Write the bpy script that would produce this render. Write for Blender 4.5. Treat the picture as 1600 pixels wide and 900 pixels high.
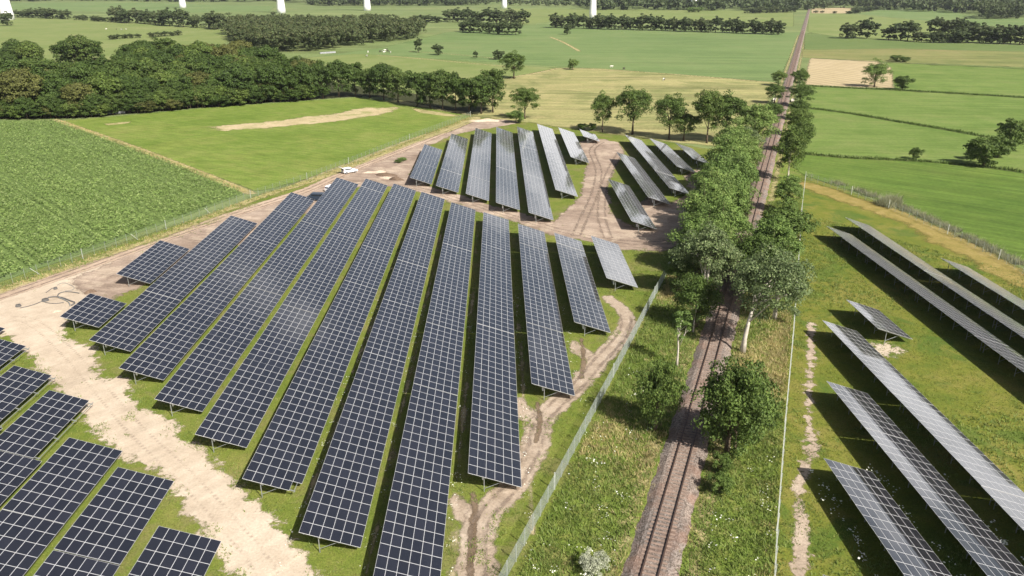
import bpy, math, random
import numpy as np
from mathutils import Vector
for o in list(bpy.data.objects): bpy.data.objects.remove(o)
SC = bpy.context.scene
COL = SC.collection
R = math.radians
rnd = random.Random(7)
rng = np.random.default_rng(11)

# ------------------------------------------------------------------ camera, sky, sun, exposure
CAM_H = 51.0; FPX = 1200.0; PITCH = math.atan(478/1200)
cam_d = bpy.data.cameras.new('camera'); cam = bpy.data.objects.new('camera', cam_d); COL.objects.link(cam)
cam_d.sensor_width = 36; cam_d.lens = 27.0; cam_d.clip_start = 1; cam_d.clip_end = 30000
cam.location = (0, 0, CAM_H); cam.rotation_euler = (math.pi/2-PITCH, 0, 0)
SC.camera = cam
SUN_EL = R(43); SUN_AZ = math.atan2(0.643, -0.766)      # compass angle from +Y towards +X
w = bpy.data.worlds.new('World'); SC.world = w; w.use_nodes = True
nt = w.node_tree; nt.nodes.clear()
sky = nt.nodes.new('ShaderNodeTexSky'); sky.sky_type = 'NISHITA'; sky.sun_disc = False
sky.sun_elevation = SUN_EL; sky.sun_rotation = SUN_AZ; sky.dust_density = 4.0; sky.air_density = 1.0
bg = nt.nodes.new('ShaderNodeBackground'); bg.inputs[1].default_value = 0.05
wo = nt.nodes.new('ShaderNodeOutputWorld')
# fair-weather clouds out of view, banked low to brighten the far panels' reflections
tcw = nt.nodes.new('ShaderNodeTexCoord'); sxyz = nt.nodes.new('ShaderNodeSeparateXYZ'); nt.links.new(tcw.outputs['Generated'], sxyz.inputs[0])
addz = nt.nodes.new('ShaderNodeMath'); addz.operation = 'ADD'; addz.inputs[1].default_value = .14; nt.links.new(sxyz.outputs[2], addz.inputs[0])
mxz = nt.nodes.new('ShaderNodeMath'); mxz.operation = 'MAXIMUM'; mxz.inputs[1].default_value = .05; nt.links.new(addz.outputs[0], mxz.inputs[0])
dv = nt.nodes.new('ShaderNodeVectorMath'); dv.operation = 'DIVIDE'; cmb = nt.nodes.new('ShaderNodeCombineXYZ')
for i_ in range(3): nt.links.new(mxz.outputs[0], cmb.inputs[i_])
nt.links.new(tcw.outputs['Generated'], dv.inputs[0]); nt.links.new(cmb.outputs[0], dv.inputs[1])
cn = nt.nodes.new('ShaderNodeTexNoise'); cn.inputs['Scale'].default_value = 1.1; cn.inputs['Detail'].default_value = 6; cn.inputs['Roughness'].default_value = .55
nt.links.new(dv.outputs[0], cn.inputs['Vector'])
cr_ = nt.nodes.new('ShaderNodeMapRange'); cr_.interpolation_type = 'SMOOTHSTEP'; cr_.inputs[1].default_value = .27; cr_.inputs[2].default_value = .47; 
cov = nt.nodes.new('ShaderNodeMath'); cov.operation = 'MULTIPLY_ADD'; cov.inputs[1].default_value = -.78   # gaps between cumulus open up overhead, close towards the horizon
nt.links.new(sxyz.outputs[2], cov.inputs[0]); nt.links.new(cn.outputs['Fac'], cov.inputs[2]); nt.links.new(cov.outputs[0], cr_.inputs[0])
cmx = nt.nodes.new('ShaderNodeMix'); cmx.data_type = 'RGBA'; nt.links.new(cr_.outputs[0], cmx.inputs[0]); nt.links.new(sky.outputs[0], cmx.inputs[6])
cmx.inputs[7].default_value = (15, 15, 15.2, 1)
nt.links.new(cmx.outputs[2], bg.inputs[0]); nt.links.new(bg.outputs[0], wo.inputs[0])
sd = bpy.data.lights.new('sun', 'SUN'); sd.energy = 5.0; sd.angle = R(0.53); sd.color = (1.0, 0.95, 0.87)
sun = bpy.data.objects.new('sun', sd); COL.objects.link(sun)
sv = Vector((math.sin(SUN_AZ)*math.cos(SUN_EL), math.cos(SUN_AZ)*math.cos(SUN_EL), math.sin(SUN_EL)))
sun.rotation_euler = sv.to_track_quat('Z', 'Y').to_euler(); sun.location = (60, -60, 120)
SC.view_settings.view_transform = 'Standard'; SC.view_settings.look = 'None'
SC.view_settings.gamma = 1; SC.view_settings.use_curve_mapping = False
SC.view_settings.exposure = 0.7
SC.render.engine = 'CYCLES'
SC.cycles.transparent_max_bounces = 24; SC.cycles.max_bounces = 6
SC.cycles.volume_bounces = 0

# ------------------------------------------------------------------ survey helpers
CT, ST = math.cos(PITCH), math.sin(PITCH)
def G(x, y, z=0.0):
    """surveyed picture position -> point on the level ground (or level z)"""
    u = (x-800)/FPX; v = (y-450)/FPX
    t = (CAM_H-z)/(ST+v*CT)
    return (u*t, (CT-v*ST)*t)
def GP(pts, z=0.0): return [G(a, b, z) for a, b in pts]
def dist_at(y): return CAM_H/(ST+(y-450)/FPX*CT)
ROW_AZ = math.atan2(-23/FPX, CT+478/FPX*ST)
CA, SA = math.cos(ROW_AZ), math.sin(ROW_AZ)
def from_row(q, s): return (q*CA+s*SA, -q*SA+s*CA)

# ------------------------------------------------------------------ object helpers
def tag(o, label=None, cat=None, group=None, kind=None):
    if label: o['label'] = label
    if cat: o['category'] = cat
    if group: o['group'] = group
    if kind: o['kind'] = kind
    return o
def empty(name, loc=(0,0,0), rz=0.0, sc=None):
    o = bpy.data.objects.new(name, None); COL.objects.link(o)
    o.location = loc; o.rotation_euler = (0, 0, rz)
    if sc is not None: o.scale = sc if hasattr(sc, '__len__') else (sc,)*3
    o.empty_display_size = 0.3
    return o
def add(name, mesh, parent=None, loc=(0,0,0), rot=(0,0,0), sc=(1,1,1)):
    o = bpy.data.objects.new(name, mesh); COL.objects.link(o)
    o.parent = parent; o.location = loc; o.rotation_euler = rot; o.scale = sc
    return o
def mesh_np(name, verts, faces, mats, midx=None, attr=None, uv=None, smooth=False):
    """verts (N,3); faces (M,k) of equal size k"""
    verts = np.asarray(verts, np.float32); faces = np.asarray(faces, np.int32)
    me = bpy.data.meshes.new(name); k = faces.shape[1]
    me.vertices.add(len(verts)); me.vertices.foreach_set('co', verts.ravel())
    me.loops.add(faces.size); me.loops.foreach_set('vertex_index', faces.ravel())
    me.polygons.add(len(faces))
    me.polygons.foreach_set('loop_start', np.arange(0, faces.size, k, dtype=np.int32))
    for m in (mats if isinstance(mats, (list, tuple)) else [mats]): me.materials.append(m)
    if midx is not None: me.polygons.foreach_set('material_index', np.asarray(midx, np.int32))
    me.polygons.foreach_set('use_smooth', np.full(len(faces), bool(smooth)))
    if attr is not None:
        for an, vals in attr.items():
            a = me.attributes.new(an, 'FLOAT', 'POINT'); a.data.foreach_set('value', np.asarray(vals, np.float32))
    if uv is not None:
        l = me.uv_layers.new(name='UVMap'); l.data.foreach_set('uv', np.asarray(uv, np.float32).ravel())
    me.update(calc_edges=True); me.validate(); return me
class MB:
    def __init__(s): s.v = []; s.f = []; s.m = []
    def box(s, c, d, m=0, ry=0.0, rz=0.0):
        b = len(s.v)
        for dx in (-.5, .5):
            for dy in (-.5, .5):
                for dz in (-.5, .5):
                    x, y, z = dx*d[0], dy*d[1], dz*d[2]
                    x, z = x*math.cos(ry)+z*math.sin(ry), -x*math.sin(ry)+z*math.cos(ry)
                    x, y = x*math.cos(rz)-y*math.sin(rz), x*math.sin(rz)+y*math.cos(rz)
                    s.v.append((c[0]+x, c[1]+y, c[2]+z))
        for q in ((0,1,3,2),(4,6,7,5),(0,4,5,1),(2,3,7,6),(0,2,6,4),(1,5,7,3)):
            s.f.append(tuple(b+i for i in q)); s.m.append(m)
        return s
    def tube(s, pts, rad, n=6, m=0, cap=True):
        b0 = len(s.v); P = [Vector(p) for p in pts]
        for i, p in enumerate(P):
            t = (P[min(i+1, len(P)-1)]-P[max(i-1, 0)])
            t = t.normalized() if t.length > 1e-9 else Vector((0,0,1))
            a = t.orthogonal().normalized()
            if abs(t.z) > .5: a = (Vector((1,0,0))-t*t.x).normalized()
            c = t.cross(a); r = rad[i] if hasattr(rad, '__len__') else rad
            for k in range(n):
                an = 2*math.pi*k/n
                s.v.append(tuple(p+a*(r*math.cos(an))+c*(r*math.sin(an))))
        for i in range(len(P)-1):
            for k in range(n):
                k2 = (k+1) % n
                s.f.append((b0+i*n+k, b0+i*n+k2, b0+(i+1)*n+k2, b0+(i+1)*n+k)); s.m.append(m)
        if cap:
            s.f.append(tuple(b0+k for k in reversed(range(n)))); s.m.append(m)
            s.f.append(tuple(b0+(len(P)-1)*n+k for k in range(n))); s.m.append(m)
        return s
    def prism(s, prof, y0, y1, m=0, inset=0.0):
        """profile in x,z extruded along y"""
        b = len(s.v); n = len(prof)
        for y in (y0, y1):
            for (x, z) in prof: s.v.append((x, y, z))
        s.f.append(tuple(b+i for i in range(n))); s.m.append(m)
        s.f.append(tuple(b+n+i for i in reversed(range(n)))); s.m.append(m)
        for i in range(n):
            j = (i+1) % n
            s.f.append((b+i, b+n+i, b+n+j, b+j)); s.m.append(m)
        return s
    def mesh(s, name, mats, smooth=False):
        me = bpy.data.meshes.new(name); me.from_pydata(s.v, [], s.f)
        for mm in (mats if isinstance(mats, (list, tuple)) else [mats]): me.materials.append(mm)
        me.polygons.foreach_set('material_index', s.m)
        if smooth: me.polygons.foreach_set('use_smooth', [True]*len(s.f))
        me.update(); return me

# ------------------------------------------------------------------ materials
class NT:
    def __init__(s, name):
        s.mat = bpy.data.materials.new(name); s.mat.use_nodes = True
        s.t = s.mat.node_tree; s.t.nodes.clear()
        s.out = s.n('ShaderNodeOutputMaterial')
        s.pos = None
    def n(s, typ, **kw):
        nd = s.t.nodes.new(typ)
        for k, v in kw.items(): setattr(nd, k, v)
        return nd
    def l(s, a, b): s.t.links.new(a, b)
    def P(s):
        if s.pos is None: s.pos = s.n('ShaderNodeNewGeometry').outputs['Position']
        return s.pos
    def noise(s, scale, detail=4, rough=.55, stretch=None, rot=0.0, dist=0.0):
        nd = s.n('ShaderNodeTexNoise'); nd.inputs['Scale'].default_value = scale
        nd.inputs['Detail'].default_value = detail; nd.inputs['Roughness'].default_value = rough
        nd.inputs['Distortion'].default_value = dist
        if stretch is not None:
            m1 = s.n('ShaderNodeMapping'); m1.inputs['Rotation'].default_value = (0, 0, rot)
            m2 = s.n('ShaderNodeMapping'); m2.inputs['Scale'].default_value = stretch
            s.l(s.P(), m1.inputs[0]); s.l(m1.outputs[0], m2.inputs[0]); s.l(m2.outputs[0], nd.inputs['Vector'])
        else: s.l(s.P(), nd.inputs['Vector'])
        return nd.outputs['Fac']
    def ramp(s, fac, stops):
        r = s.n('ShaderNodeValToRGB'); e = r.color_ramp.elements
        while len(e) < len(stops): e.new(0.5)
        for i, (p, c) in enumerate(stops):
            e[i].position = p; e[i].color = (*c, 1) if len(c) == 3 else c
        s.l(fac, r.inputs[0]); return r.outputs[0]
    def step(s, fac, a, b, lo=0.0, hi=1.0):
        m = s.n('ShaderNodeMapRange', interpolation_type='SMOOTHSTEP')
        m.inputs[1].default_value = a; m.inputs[2].default_value = b
        m.inputs[3].default_value = lo; m.inputs[4].default_value = hi
        s.l(fac, m.inputs[0]); return m.outputs[0]
    def math(s, op, a, b=None):
        m = s.n('ShaderNodeMath', operation=op)
        for i, x in enumerate((a, b)):
            if x is None: continue
            if isinstance(x, (int, float)): m.inputs[i].default_value = x
            else: s.l(x, m.inputs[i])
        return m.outputs[0]
    def mix(s, f, a, b, blend='MIX'):
        m = s.n('ShaderNodeMix', data_type='RGBA', blend_type=blend)
        if isinstance(f, (int, float)): m.inputs[0].default_value = f
        else: s.l(f, m.inputs[0])
        for i, x in ((6, a), (7, b)):
            if isinstance(x, tuple): m.inputs[i].default_value = (*x, 1)
            else: s.l(x, m.inputs[i])
        return m.outputs[2]
    def bump(s, h, strength, dist):
        b = s.n('ShaderNodeBump'); b.inputs['Strength'].default_value = strength; b.inputs['Distance'].default_value = dist
        s.l(h, b.inputs['Height']); return b.outputs[0]
    def surf(s, col, rough=.9, normal=None, spec=.2, metal=0.0, alpha=None, transl=None):
        p = s.n('ShaderNodeBsdfPrincipled')
        if isinstance(col, tuple): p.inputs['Base Color'].default_value = (*col, 1)
        else: s.l(col, p.inputs['Base Color'])
        if isinstance(rough, (int, float)): p.inputs['Roughness'].default_value = rough
        else: s.l(rough, p.inputs['Roughness'])
        p.inputs['Specular IOR Level'].default_value = spec; p.inputs['Metallic'].default_value = metal
        if normal is not None: s.l(normal, p.inputs['Normal'])
        sh = p.outputs[0]
        if transl is not None:
            t = s.n('ShaderNodeBsdfTranslucent')
            if isinstance(col, tuple): t.inputs[0].default_value = (*col, 1)
            else: s.l(col, t.inputs[0])
            mx = s.n('ShaderNodeMixShader'); mx.inputs[0].default_value = transl
            s.l(sh, mx.inputs[1]); s.l(t.outputs[0], mx.inputs[2]); sh = mx.outputs[0]
        if alpha is not None:
            tr = s.n('ShaderNodeBsdfTransparent'); mx = s.n('ShaderNodeMixShader')
            s.l(alpha, mx.inputs[0]); s.l(tr.outputs[0], mx.inputs[1]); s.l(sh, mx.inputs[2]); sh = mx.outputs[0]
        s.l(sh, s.out.inputs[0]); return s.mat
def plain(name, col, rough=.6, spec=.3, metal=0.0, var=.15, scale=3.0):
    m = NT(name); n = m.noise(scale, 3)
    c = m.ramp(n, [(.3, tuple(x*(1-var) for x in col)), (.7, tuple(min(1, x*(1+var)) for x in col))])
    return m.surf(c, rough, None, spec, metal)
def land(name, c0, c1, c2, big=.03, mid=.25, fine=3.0, fine_amt=.5, streak=None, streak_amt=.4, streak_col=None,
         edge=None, bump=.15, patch=None, patch_amt=.5, patch_scale=.08, tracks=None):
    """ground cover: big patches, mid clumps, fine grain, optional directional streaks; edge=(soft, noise amplitude, noise scale)"""
    m = NT(name)
    nb = m.noise(big, 4, .6); nm = m.noise(mid, 4, .65); nf = m.noise(fine, 4, .7)
    f = m.math('ADD', m.math('MULTIPLY', nb, .55), m.math('MULTIPLY', nm, .45))
    c = m.ramp(f, [(.36, c0), (.5, c1), (.64, c2)])
    if patch is not None:
        np_ = m.noise(patch_scale, 5, .65, dist=.6)
        c = m.mix(m.math('MULTIPLY', m.step(np_, .5, .62), patch_amt), c, patch)
    if streak is not None:
        ang, wid, ln = streak
        s1 = m.noise(1.0, 3, .6, stretch=(1/wid, 1/ln, 1), rot=-ang)
        if streak_col is None:
            g = m.ramp(s1, [(.3, (1-streak_amt,)*3), (.7, (1+streak_amt*.6,)*3)]); c = m.mix(1.0, c, g, 'MULTIPLY')
        else: c = m.mix(m.math('MULTIPLY', m.step(s1, .5, .68), streak_amt), c, streak_col)
    if tracks is not None:
        ang, per, amt = tracks
        wv = m.n('ShaderNodeTexWave', wave_type='BANDS', bands_direction='X'); wv.inputs['Scale'].default_value = .314/per
        wv.inputs['Distortion'].default_value = .6; wv.inputs['Detail'].default_value = 2; wv.inputs['Detail Scale'].default_value = .3
        m1 = m.n('ShaderNodeMapping'); m1.inputs['Rotation'].default_value = (0, 0, -ang)
        m.l(m.P(), m1.inputs[0]); m.l(m1.outputs[0], wv.inputs['Vector'])
        g = m.ramp(wv.outputs['Fac'], [(.0, (1-amt,)*3), (.25, (1,)*3), (1, (1,)*3)]); c = m.mix(1.0, c, g, 'MULTIPLY')
    g = m.ramp(nf, [(.25, (1-fine_amt,)*3), (.75, (1+fine_amt*.7,)*3)]); c = m.mix(1.0, c, g, 'MULTIPLY')
    nrm = m.bump(m.math('ADD', nf, m.math('MULTIPLY', nm, 1.5)), .6, bump) if bump else None
    al = None
    if edge is not None:
        soft, amp, sc = edge
        a = m.n('ShaderNodeAttribute', attribute_name='d').outputs['Fac']
        ne = m.math('SUBTRACT', m.noise(sc, 6, .7), .5); ne = m.math('MULTIPLY', ne, amp*2.2)
        al = m.step(m.math('ADD', a, ne), -soft, soft)
    return m.surf(c, .92, nrm, .12, alpha=al)

# ------------------------------------------------------------------ ground sheets
def seg_dist(P, A, B):
    d = B-A; L2 = (d*d).sum(1)+1e-12
    out = np.full(len(P), 1e9)
    for a, dd, l2 in zip(A, d, L2):
        t = np.clip(((P-a)@dd)/l2, 0, 1)
        out = np.minimum(out, np.hypot(*(P-a-t[:, None]*dd).T))
    return out
def inside(P, poly):
    c = np.zeros(len(P), bool); n = len(poly)
    for i in range(n):
        a = poly[i]; b = poly[(i+1) % n]
        if a[1] == b[1]: continue
        k = ((a[1] > P[:, 1]) != (b[1] > P[:, 1])) & (P[:, 0] < (b[0]-a[0])*(P[:, 1]-a[1])/(b[1]-a[1])+a[0])
        c ^= k
    return c
def sd_poly(P, poly):
    poly = np.asarray(poly, float); d = seg_dist(P, poly, np.roll(poly, -1, 0))
    return np.where(inside(P, poly), d, -d)
def sd_path(P, path, half):
    path = np.asarray(path, float); half = np.asarray(half if hasattr(half, '__len__') else [half]*len(path), float)
    out = np.full(len(P), -1e9)
    for i in range(len(path)-1):
        a, b = path[i], path[i+1]; dd = b-a; l2 = (dd@dd)+1e-9
        t = np.clip(((P-a)@dd)/l2, 0, 1)
        out = np.maximum(out, half[i]*(1-t)+half[i+1]*t-np.hypot(*(P-a-t[:, None]*dd).T))
    return out
def smooth_path(p, n=6):
    p = [np.array(x, float) for x in p]; out = []
    for i in range(len(p)-1):
        a, b, c, d = p[max(i-1, 0)], p[i], p[i+1], p[min(i+2, len(p)-1)]
        for k in range(n):
            t = k/n
            out.append(.5*((2*b)+(-a+c)*t+(2*a-5*b+4*c-d)*t*t+(-a+3*b-3*c+d)*t**3))
    out.append(p[-1]); return np.array(out)
def sheet(name, sdf, pts, z, mat, cell, margin, label, cat, kind='structure', relief=None):
    pts = np.asarray(pts); lo = pts.min(0)-margin; hi = pts.max(0)+margin
    nx = max(2, int((hi[0]-lo[0])/cell)+1); ny = max(2, int((hi[1]-lo[1])/cell)+1)
    X, Y = np.meshgrid(np.linspace(lo[0], hi[0], nx), np.linspace(lo[1], hi[1], ny))
    P = np.stack([X.ravel(), Y.ravel()], 1); d = sdf(P)
    idx = np.arange(nx*ny).reshape(ny, nx)
    q = np.stack([idx[:-1, :-1], idx[:-1, 1:], idx[1:, 1:], idx[1:, :-1]], -1).reshape(-1, 4)
    q = q[d[q].max(1) > -margin]
    used = np.unique(q); mp = np.full(nx*ny, -1); mp[used] = np.arange(len(used))
    V = np.column_stack([P[used], np.full(len(used), z)])
    if relief is not None: V[:, 2] += relief(P[used], d[used])
    o = add(name, mesh_np(name, V, mp[q], mat, attr={'d': d[used]}))
    return tag(o, label, cat, kind=kind)
def poly_sheet(name, px, z, mat, label, cat='field', cell=4.0, margin=3.0):
    p = GP(px); return sheet(name, lambda P: sd_poly(P, p), p, z, mat, cell, margin, label, cat)
def path_sheet(name, px, half, z, mat, label, cat='path', cell=1.5, margin=2.0, world=False, relief=None):
    p = smooth_path(px if world else GP(px))
    h = half
    if hasattr(half, '__len__'): h = np.interp(np.linspace(0, 1, len(p)), np.linspace(0, 1, len(half)), half)
    mh = max(h) if hasattr(h, '__len__') else h
    return sheet(name, lambda P: sd_path(P, p, h), p, z, mat, cell, margin+mh, label, cat, relief=relief)
def flat_field(name, px, z, mat, label, cat='field'):
    p = GP(px); me = bpy.data.meshes.new(name); me.from_pydata([(a, b, z) for a, b in p], [], [tuple(range(len(p)))])
    me.materials.append(mat); me.update(); return tag(add(name, me), label, cat, kind='structure')

# base ground: one sheet to the horizon
M_base = land('far_pasture', (.13,.175,.06), (.16,.205,.075), (.20,.225,.09), big=.004, mid=.02, fine=.3, fine_amt=.18, bump=0, streak=(R(80), 30, 400), streak_amt=.25)
g = add('ground', mesh_np('ground', [(-9000,-300,0),(9000,-300,0),(9000,16000,0),(-9000,16000,0)], [(0,1,2,3)], M_base))
tag(g, 'wide level farmland reaching to the horizon', 'ground', kind='structure')
M_dry_strip = land('worn_soil_strip', (.30,.25,.14), (.38,.32,.19), (.46,.39,.25), big=.2, mid=.7, fine=4, fine_amt=.3, bump=.06, edge=(.25, .9, .22))
M_farm = land('farm_grass', (.10,.145,.022), (.145,.18,.032), (.205,.205,.055), big=.05, mid=.5, fine=5, fine_amt=.5, bump=.12, patch=(.21,.18,.08), patch_amt=.5, patch_scale=.16, edge=(.5, 1, .5))
M_farm_r = land('farm_grass_olive', (.095,.135,.02), (.15,.165,.028), (.215,.19,.052), big=.06, mid=.3, fine=4, fine_amt=.4, bump=.12, patch=(.06,.12,.02), patch_amt=.65, patch_scale=.12, edge=(.5, 1, .5))
M_hay = land('hay_field', (.23,.24,.09), (.30,.285,.12), (.37,.325,.15), big=.02, mid=.12, fine=.8, fine_amt=.3, bump=.1, streak=(R(86), 5, 120), streak_amt=.35, edge=(1.5, 3, .15), patch=(.13,.16,.05), patch_amt=.5, patch_scale=.03)
M_cgreen = land('cool_pasture', (.12,.18,.06), (.145,.205,.072), (.175,.22,.085), big=.01, mid=.06, fine=.6, fine_amt=.15, bump=.05, streak=(R(84), 6, 200), streak_amt=.2, edge=(1, 2, .1))
M_lgreen = land('light_pasture', (.14,.185,.055), (.17,.21,.068), (.21,.23,.09), big=.015, mid=.08, fine=.6, fine_amt=.18, bump=.05, edge=(1, 2, .1))
M_meadow = land('bright_meadow', (.12,.18,.028), (.155,.215,.04), (.205,.24,.06), big=.03, mid=.2, fine=2.2, fine_amt=.45, bump=.18, streak=(R(62), 1.2, 9), streak_amt=.22, edge=(.6, 1.5, .4), patch=(.22,.24,.06), patch_amt=.3, patch_scale=.05)
M_rgreen = land('mown_green', (.075,.13,.022), (.105,.165,.03), (.14,.19,.042), big=.02, mid=.1, fine=1.0, fine_amt=.25, bump=.12, streak=(R(52), 1.8, 60), streak_amt=.3, edge=(.8, 1.2, .3))
M_rgreen2 = land('mown_green_pale', (.105,.165,.034), (.135,.195,.046), (.165,.21,.06), big=.02, mid=.08, fine=.8, fine_amt=.2, bump=.08, streak=(R(84), 2.5, 120), streak_amt=.18, edge=(.8, 1.2, .3))
M_khaki = land('khaki_pasture', (.13,.16,.05), (.19,.20,.07), (.24,.22,.09), big=.012, mid=.06, fine=.5, fine_amt=.18, bump=.05, edge=(1, 2, .1), streak=(R(84), 6, 200), streak_amt=.25)
M_stubble = land('stubble', (.36,.29,.17), (.42,.34,.20), (.47,.38,.24), big=.02, mid=.1, fine=.8, fine_amt=.15, bump=.05, tracks=(R(20), 7, .3), edge=(1, 2, .15))
M_cloudshade = land('cloud_shaded_pasture', (.10,.15,.045), (.12,.165,.052), (.14,.18,.06), big=.012, mid=.06, fine=.5, fine_amt=.15, bump=.05, edge=(1, 2, .1))  # darker green paints a cloud's shadow onto this strip of grass
M_dry = land('dry_grass', (.26,.23,.10), (.36,.31,.15), (.44,.37,.2), big=.2, mid=.6, fine=4, fine_amt=.4, bump=.15, edge=(.5, 1.2, .6), patch=(.14,.17,.04), patch_amt=.55, patch_scale=.25)
M_sand = land('pale_sand', (.40,.325,.245), (.49,.405,.31), (.58,.49,.385), big=.06, mid=.4, fine=4, fine_amt=.2, bump=.08, edge=(.4, 3.2, .42), streak=(R(-40), .8, 14), streak_amt=.10)
M_dirt = land('brown_dirt', (.23,.17,.13), (.32,.245,.19), (.43,.34,.27), big=.07, mid=.35, fine=3, fine_amt=.35, bump=.12, edge=(.5, 2.6, .3), patch=(.52,.42,.32), patch_amt=.55, patch_scale=.13, streak=(R(75), .9, 11), streak_amt=.25)
M_trackline = land('track_soil', (.33,.245,.18), (.42,.32,.24), (.5,.39,.3), big=.06, mid=.3, fine=3, fine_amt=.22, bump=.06, edge=(.3, .9, .5))
M_path = land('trodden_soil', (.30,.235,.175), (.40,.32,.245), (.49,.41,.325), big=.15, mid=.7, fine=4, fine_amt=.35, bump=.1, edge=(.3, 1.1, .55), patch=(.17,.125,.085), patch_amt=.4, patch_scale=.3)
M_rut = land('dark_rut', (.12,.085,.055), (.165,.12,.08), (.22,.165,.11), big=.2, mid=.9, fine=5, fine_amt=.35, bump=.1, edge=(.15, .55, .8))  # rut strips coloured darker than the path soil
M_verge = land('rough_verge', (.10,.16,.025), (.15,.20,.036), (.22,.22,.065), big=.08, mid=.5, fine=4, fine_amt=.5, bump=.2, edge=(.5, 1.6, .5), patch=(.27,.22,.10), patch_amt=.45, patch_scale=.2)
M_soil_crop = land('crop_soil', (.11,.16,.045), (.125,.18,.052), (.14,.195,.06), fine=3, bump=.1, edge=(.3, .4, .5))
M_ditch = land('ditch_grass', (.05,.075,.02), (.08,.10,.03), (.13,.13,.05), big=.1, mid=.4, fine=2, fine_amt=.4, bump=.1, edge=(.4, 1.0, .3))
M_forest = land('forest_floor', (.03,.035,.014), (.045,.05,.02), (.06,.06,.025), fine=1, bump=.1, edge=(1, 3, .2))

FAR = .06   # far fields lie a little higher, stacked a few centimetres apart
poly_sheet('pasture', [(470,92),(600,74),(700,50),(850,38),(1000,46),(1215,52),(1252,50),(1216,128),(1090,119),(930,107),(780,98),(640,90),(560,96)], .03, M_cgreen, 'broad cool-green pasture crossed by faint lines before the tree belt', cell=10)
poly_sheet('pasture', [(415,112),(480,90),(560,84),(640,89),(780,101),(872,106),(800,121),(775,130),(760,150),(560,150),(470,140)], .04, M_lgreen, 'pale green cattle pasture behind the hedge of tall trees', cell=8)
poly_sheet('hay_field', [(600,158),(690,150),(775,126),(872,106),(935,107),(1090,119),(1216,129),(1196,165),(1180,200),(1170,232),(1050,222),(930,206),(800,188),(745,182)], .05, M_hay, 'khaki mown hay field behind the row of oaks', cell=5)
poly_sheet('pasture', [(-500,40),(30,27),(180,30),(350,44),(365,60),(300,100),(190,100),(-500,130)], .03, M_lgreen, 'light pasture between the two left woods', cell=12)
poly_sheet('field', [(-900,20),(0,16),(300,20),(420,18),(430,10),(200,4),(-900,6)], .04, M_cgreen, 'far pale green field at the foot of the turbines', cell=40, margin=8)
poly_sheet('field', [(1268,13),(1336,12),(1322,21),(1268,21)], .05, M_stubble, 'tan stubble field far off beside the railway', cell=20, margin=5)
poly_sheet('field', [(1340,22),(1380,14),(1480,16),(1530,30),(1640,26),(1640,42),(1560,42)], .05, M_cgreen, 'grey-green far field before the dark wood', cell=20, margin=5)
poly_sheet('field', [(800,13),(1000,15),(1240,18),(1240,42),(900,30),(800,40)], .04, M_lgreen, 'yellowish far field behind the tree belt', cell=20, margin=5)
poly_sheet('field', [(1264,20),(1340,23),(1560,44),(1640,48),(1640,70),(1440,66),(1310,58),(1262,50)], .045, M_lgreen, 'light field behind the right tree clumps', cell=16, margin=4)
poly_sheet('field', [(1258,50),(1312,58),(1440,66),(1640,72),(1640,82),(1400,76),(1256,78)], .055, M_cloudshade, 'grass strip with painted cloud shade before the right tree clumps', cell=10)
poly_sheet('field', [(1254,76),(1400,75),(1640,80),(1640,107),(1500,101),(1390,97),(1270,90),(1252,92)], .05, M_khaki, 'khaki-green pasture beyond the stubble', cell=10)
poly_sheet('field', [(1266,91),(1376,96),(1392,106),(1396,138),(1330,136),(1256,132)], .055, M_stubble, 'pale striped stubble field beside the railway', cell=5)
poly_sheet('field', [(1385,98),(1500,102),(1640,108),(1640,152),(1500,146),(1400,139)], .05, M_rgreen2, 'green field beside the striped stubble', cell=6)
poly_sheet('field', [(1250,134),(1330,138),(1500,147),(1640,154),(1640,228),(1535,212),(1400,188),(1286,170),(1250,168)], .05, M_rgreen2, 'bright grass field between two dark ditches', cell=4)
poly_sheet('field', [(1248,170),(1290,172),(1400,190),(1535,214),(1640,232),(1700,280),(1500,255),(1420,249),(1252,239)], .045, M_rgreen2, 'grass field below the slanting ditch', cell=4)
poly_sheet('field', [(1240,241),(1330,246),(1420,250),(1500,256),(1700,280),(1800,520),(1640,440),(1560,392),(1480,355),(1400,322),(1330,298),(1256,274),(1240,262)], .05, M_rgreen, 'large mown green field bordering the right solar rows', cell=3)
# near farm
poly_sheet('farm_grass', [(-120,470),(100,408),(390,316),(560,258),(740,184),(830,186),(1000,214),(1100,232),(1185,236),(1150,360),(1085,640),(1000,905),(940,1150),(200,1150),(-500,1150),(-400,600)], .012, M_farm, 'yellow-green grass under the solar rows', 'grass', cell=2)
poly_sheet('farm_grass', [(1240,262),(1262,276),(1330,300),(1400,326),(1480,360),(1560,398),(1640,446),(1850,560),(2100,1150),(1010,1150),(1120,640),(1190,360)], .012, M_farm_r, 'olive grass under the rows beyond the railway', 'grass', cell=2)
poly_sheet('meadow', [(95,189),(200,180),(330,168),(560,152),(640,163),(738,182),(690,203),(640,224),(545,259),(480,280),(404,300)], .03, M_meadow, 'bright green meadow between the wood and the site track', cell=3)
poly_sheet('mown_strip', [(325,199),(420,190),(520,178),(575,168),(625,168),(605,177),(520,190),(430,199),(345,204)], .036, land('mown_straw', (.36,.30,.17), (.44,.36,.21), (.52,.42,.27), big=.1, mid=.5, fine=2, fine_amt=.35, bump=.1, edge=(1.0, 6, .16), patch=(.19,.23,.06), patch_amt=.6, patch_scale=.12), 'tan strip of cut straw on the bright meadow', 'strip', cell=2.5)
poly_sheet('mown_strip', [(640,168),(690,176),(730,182),(700,182),(655,176)], .036, M_dry, 'short tan dry patch by the end of the hedge', 'strip', cell=2)
poly_sheet('mown_strip', [(160,194),(205,190),(200,193),(170,196)], .036, M_dry, 'small pale dry patch near the white stack', 'strip', cell=2)
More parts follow.
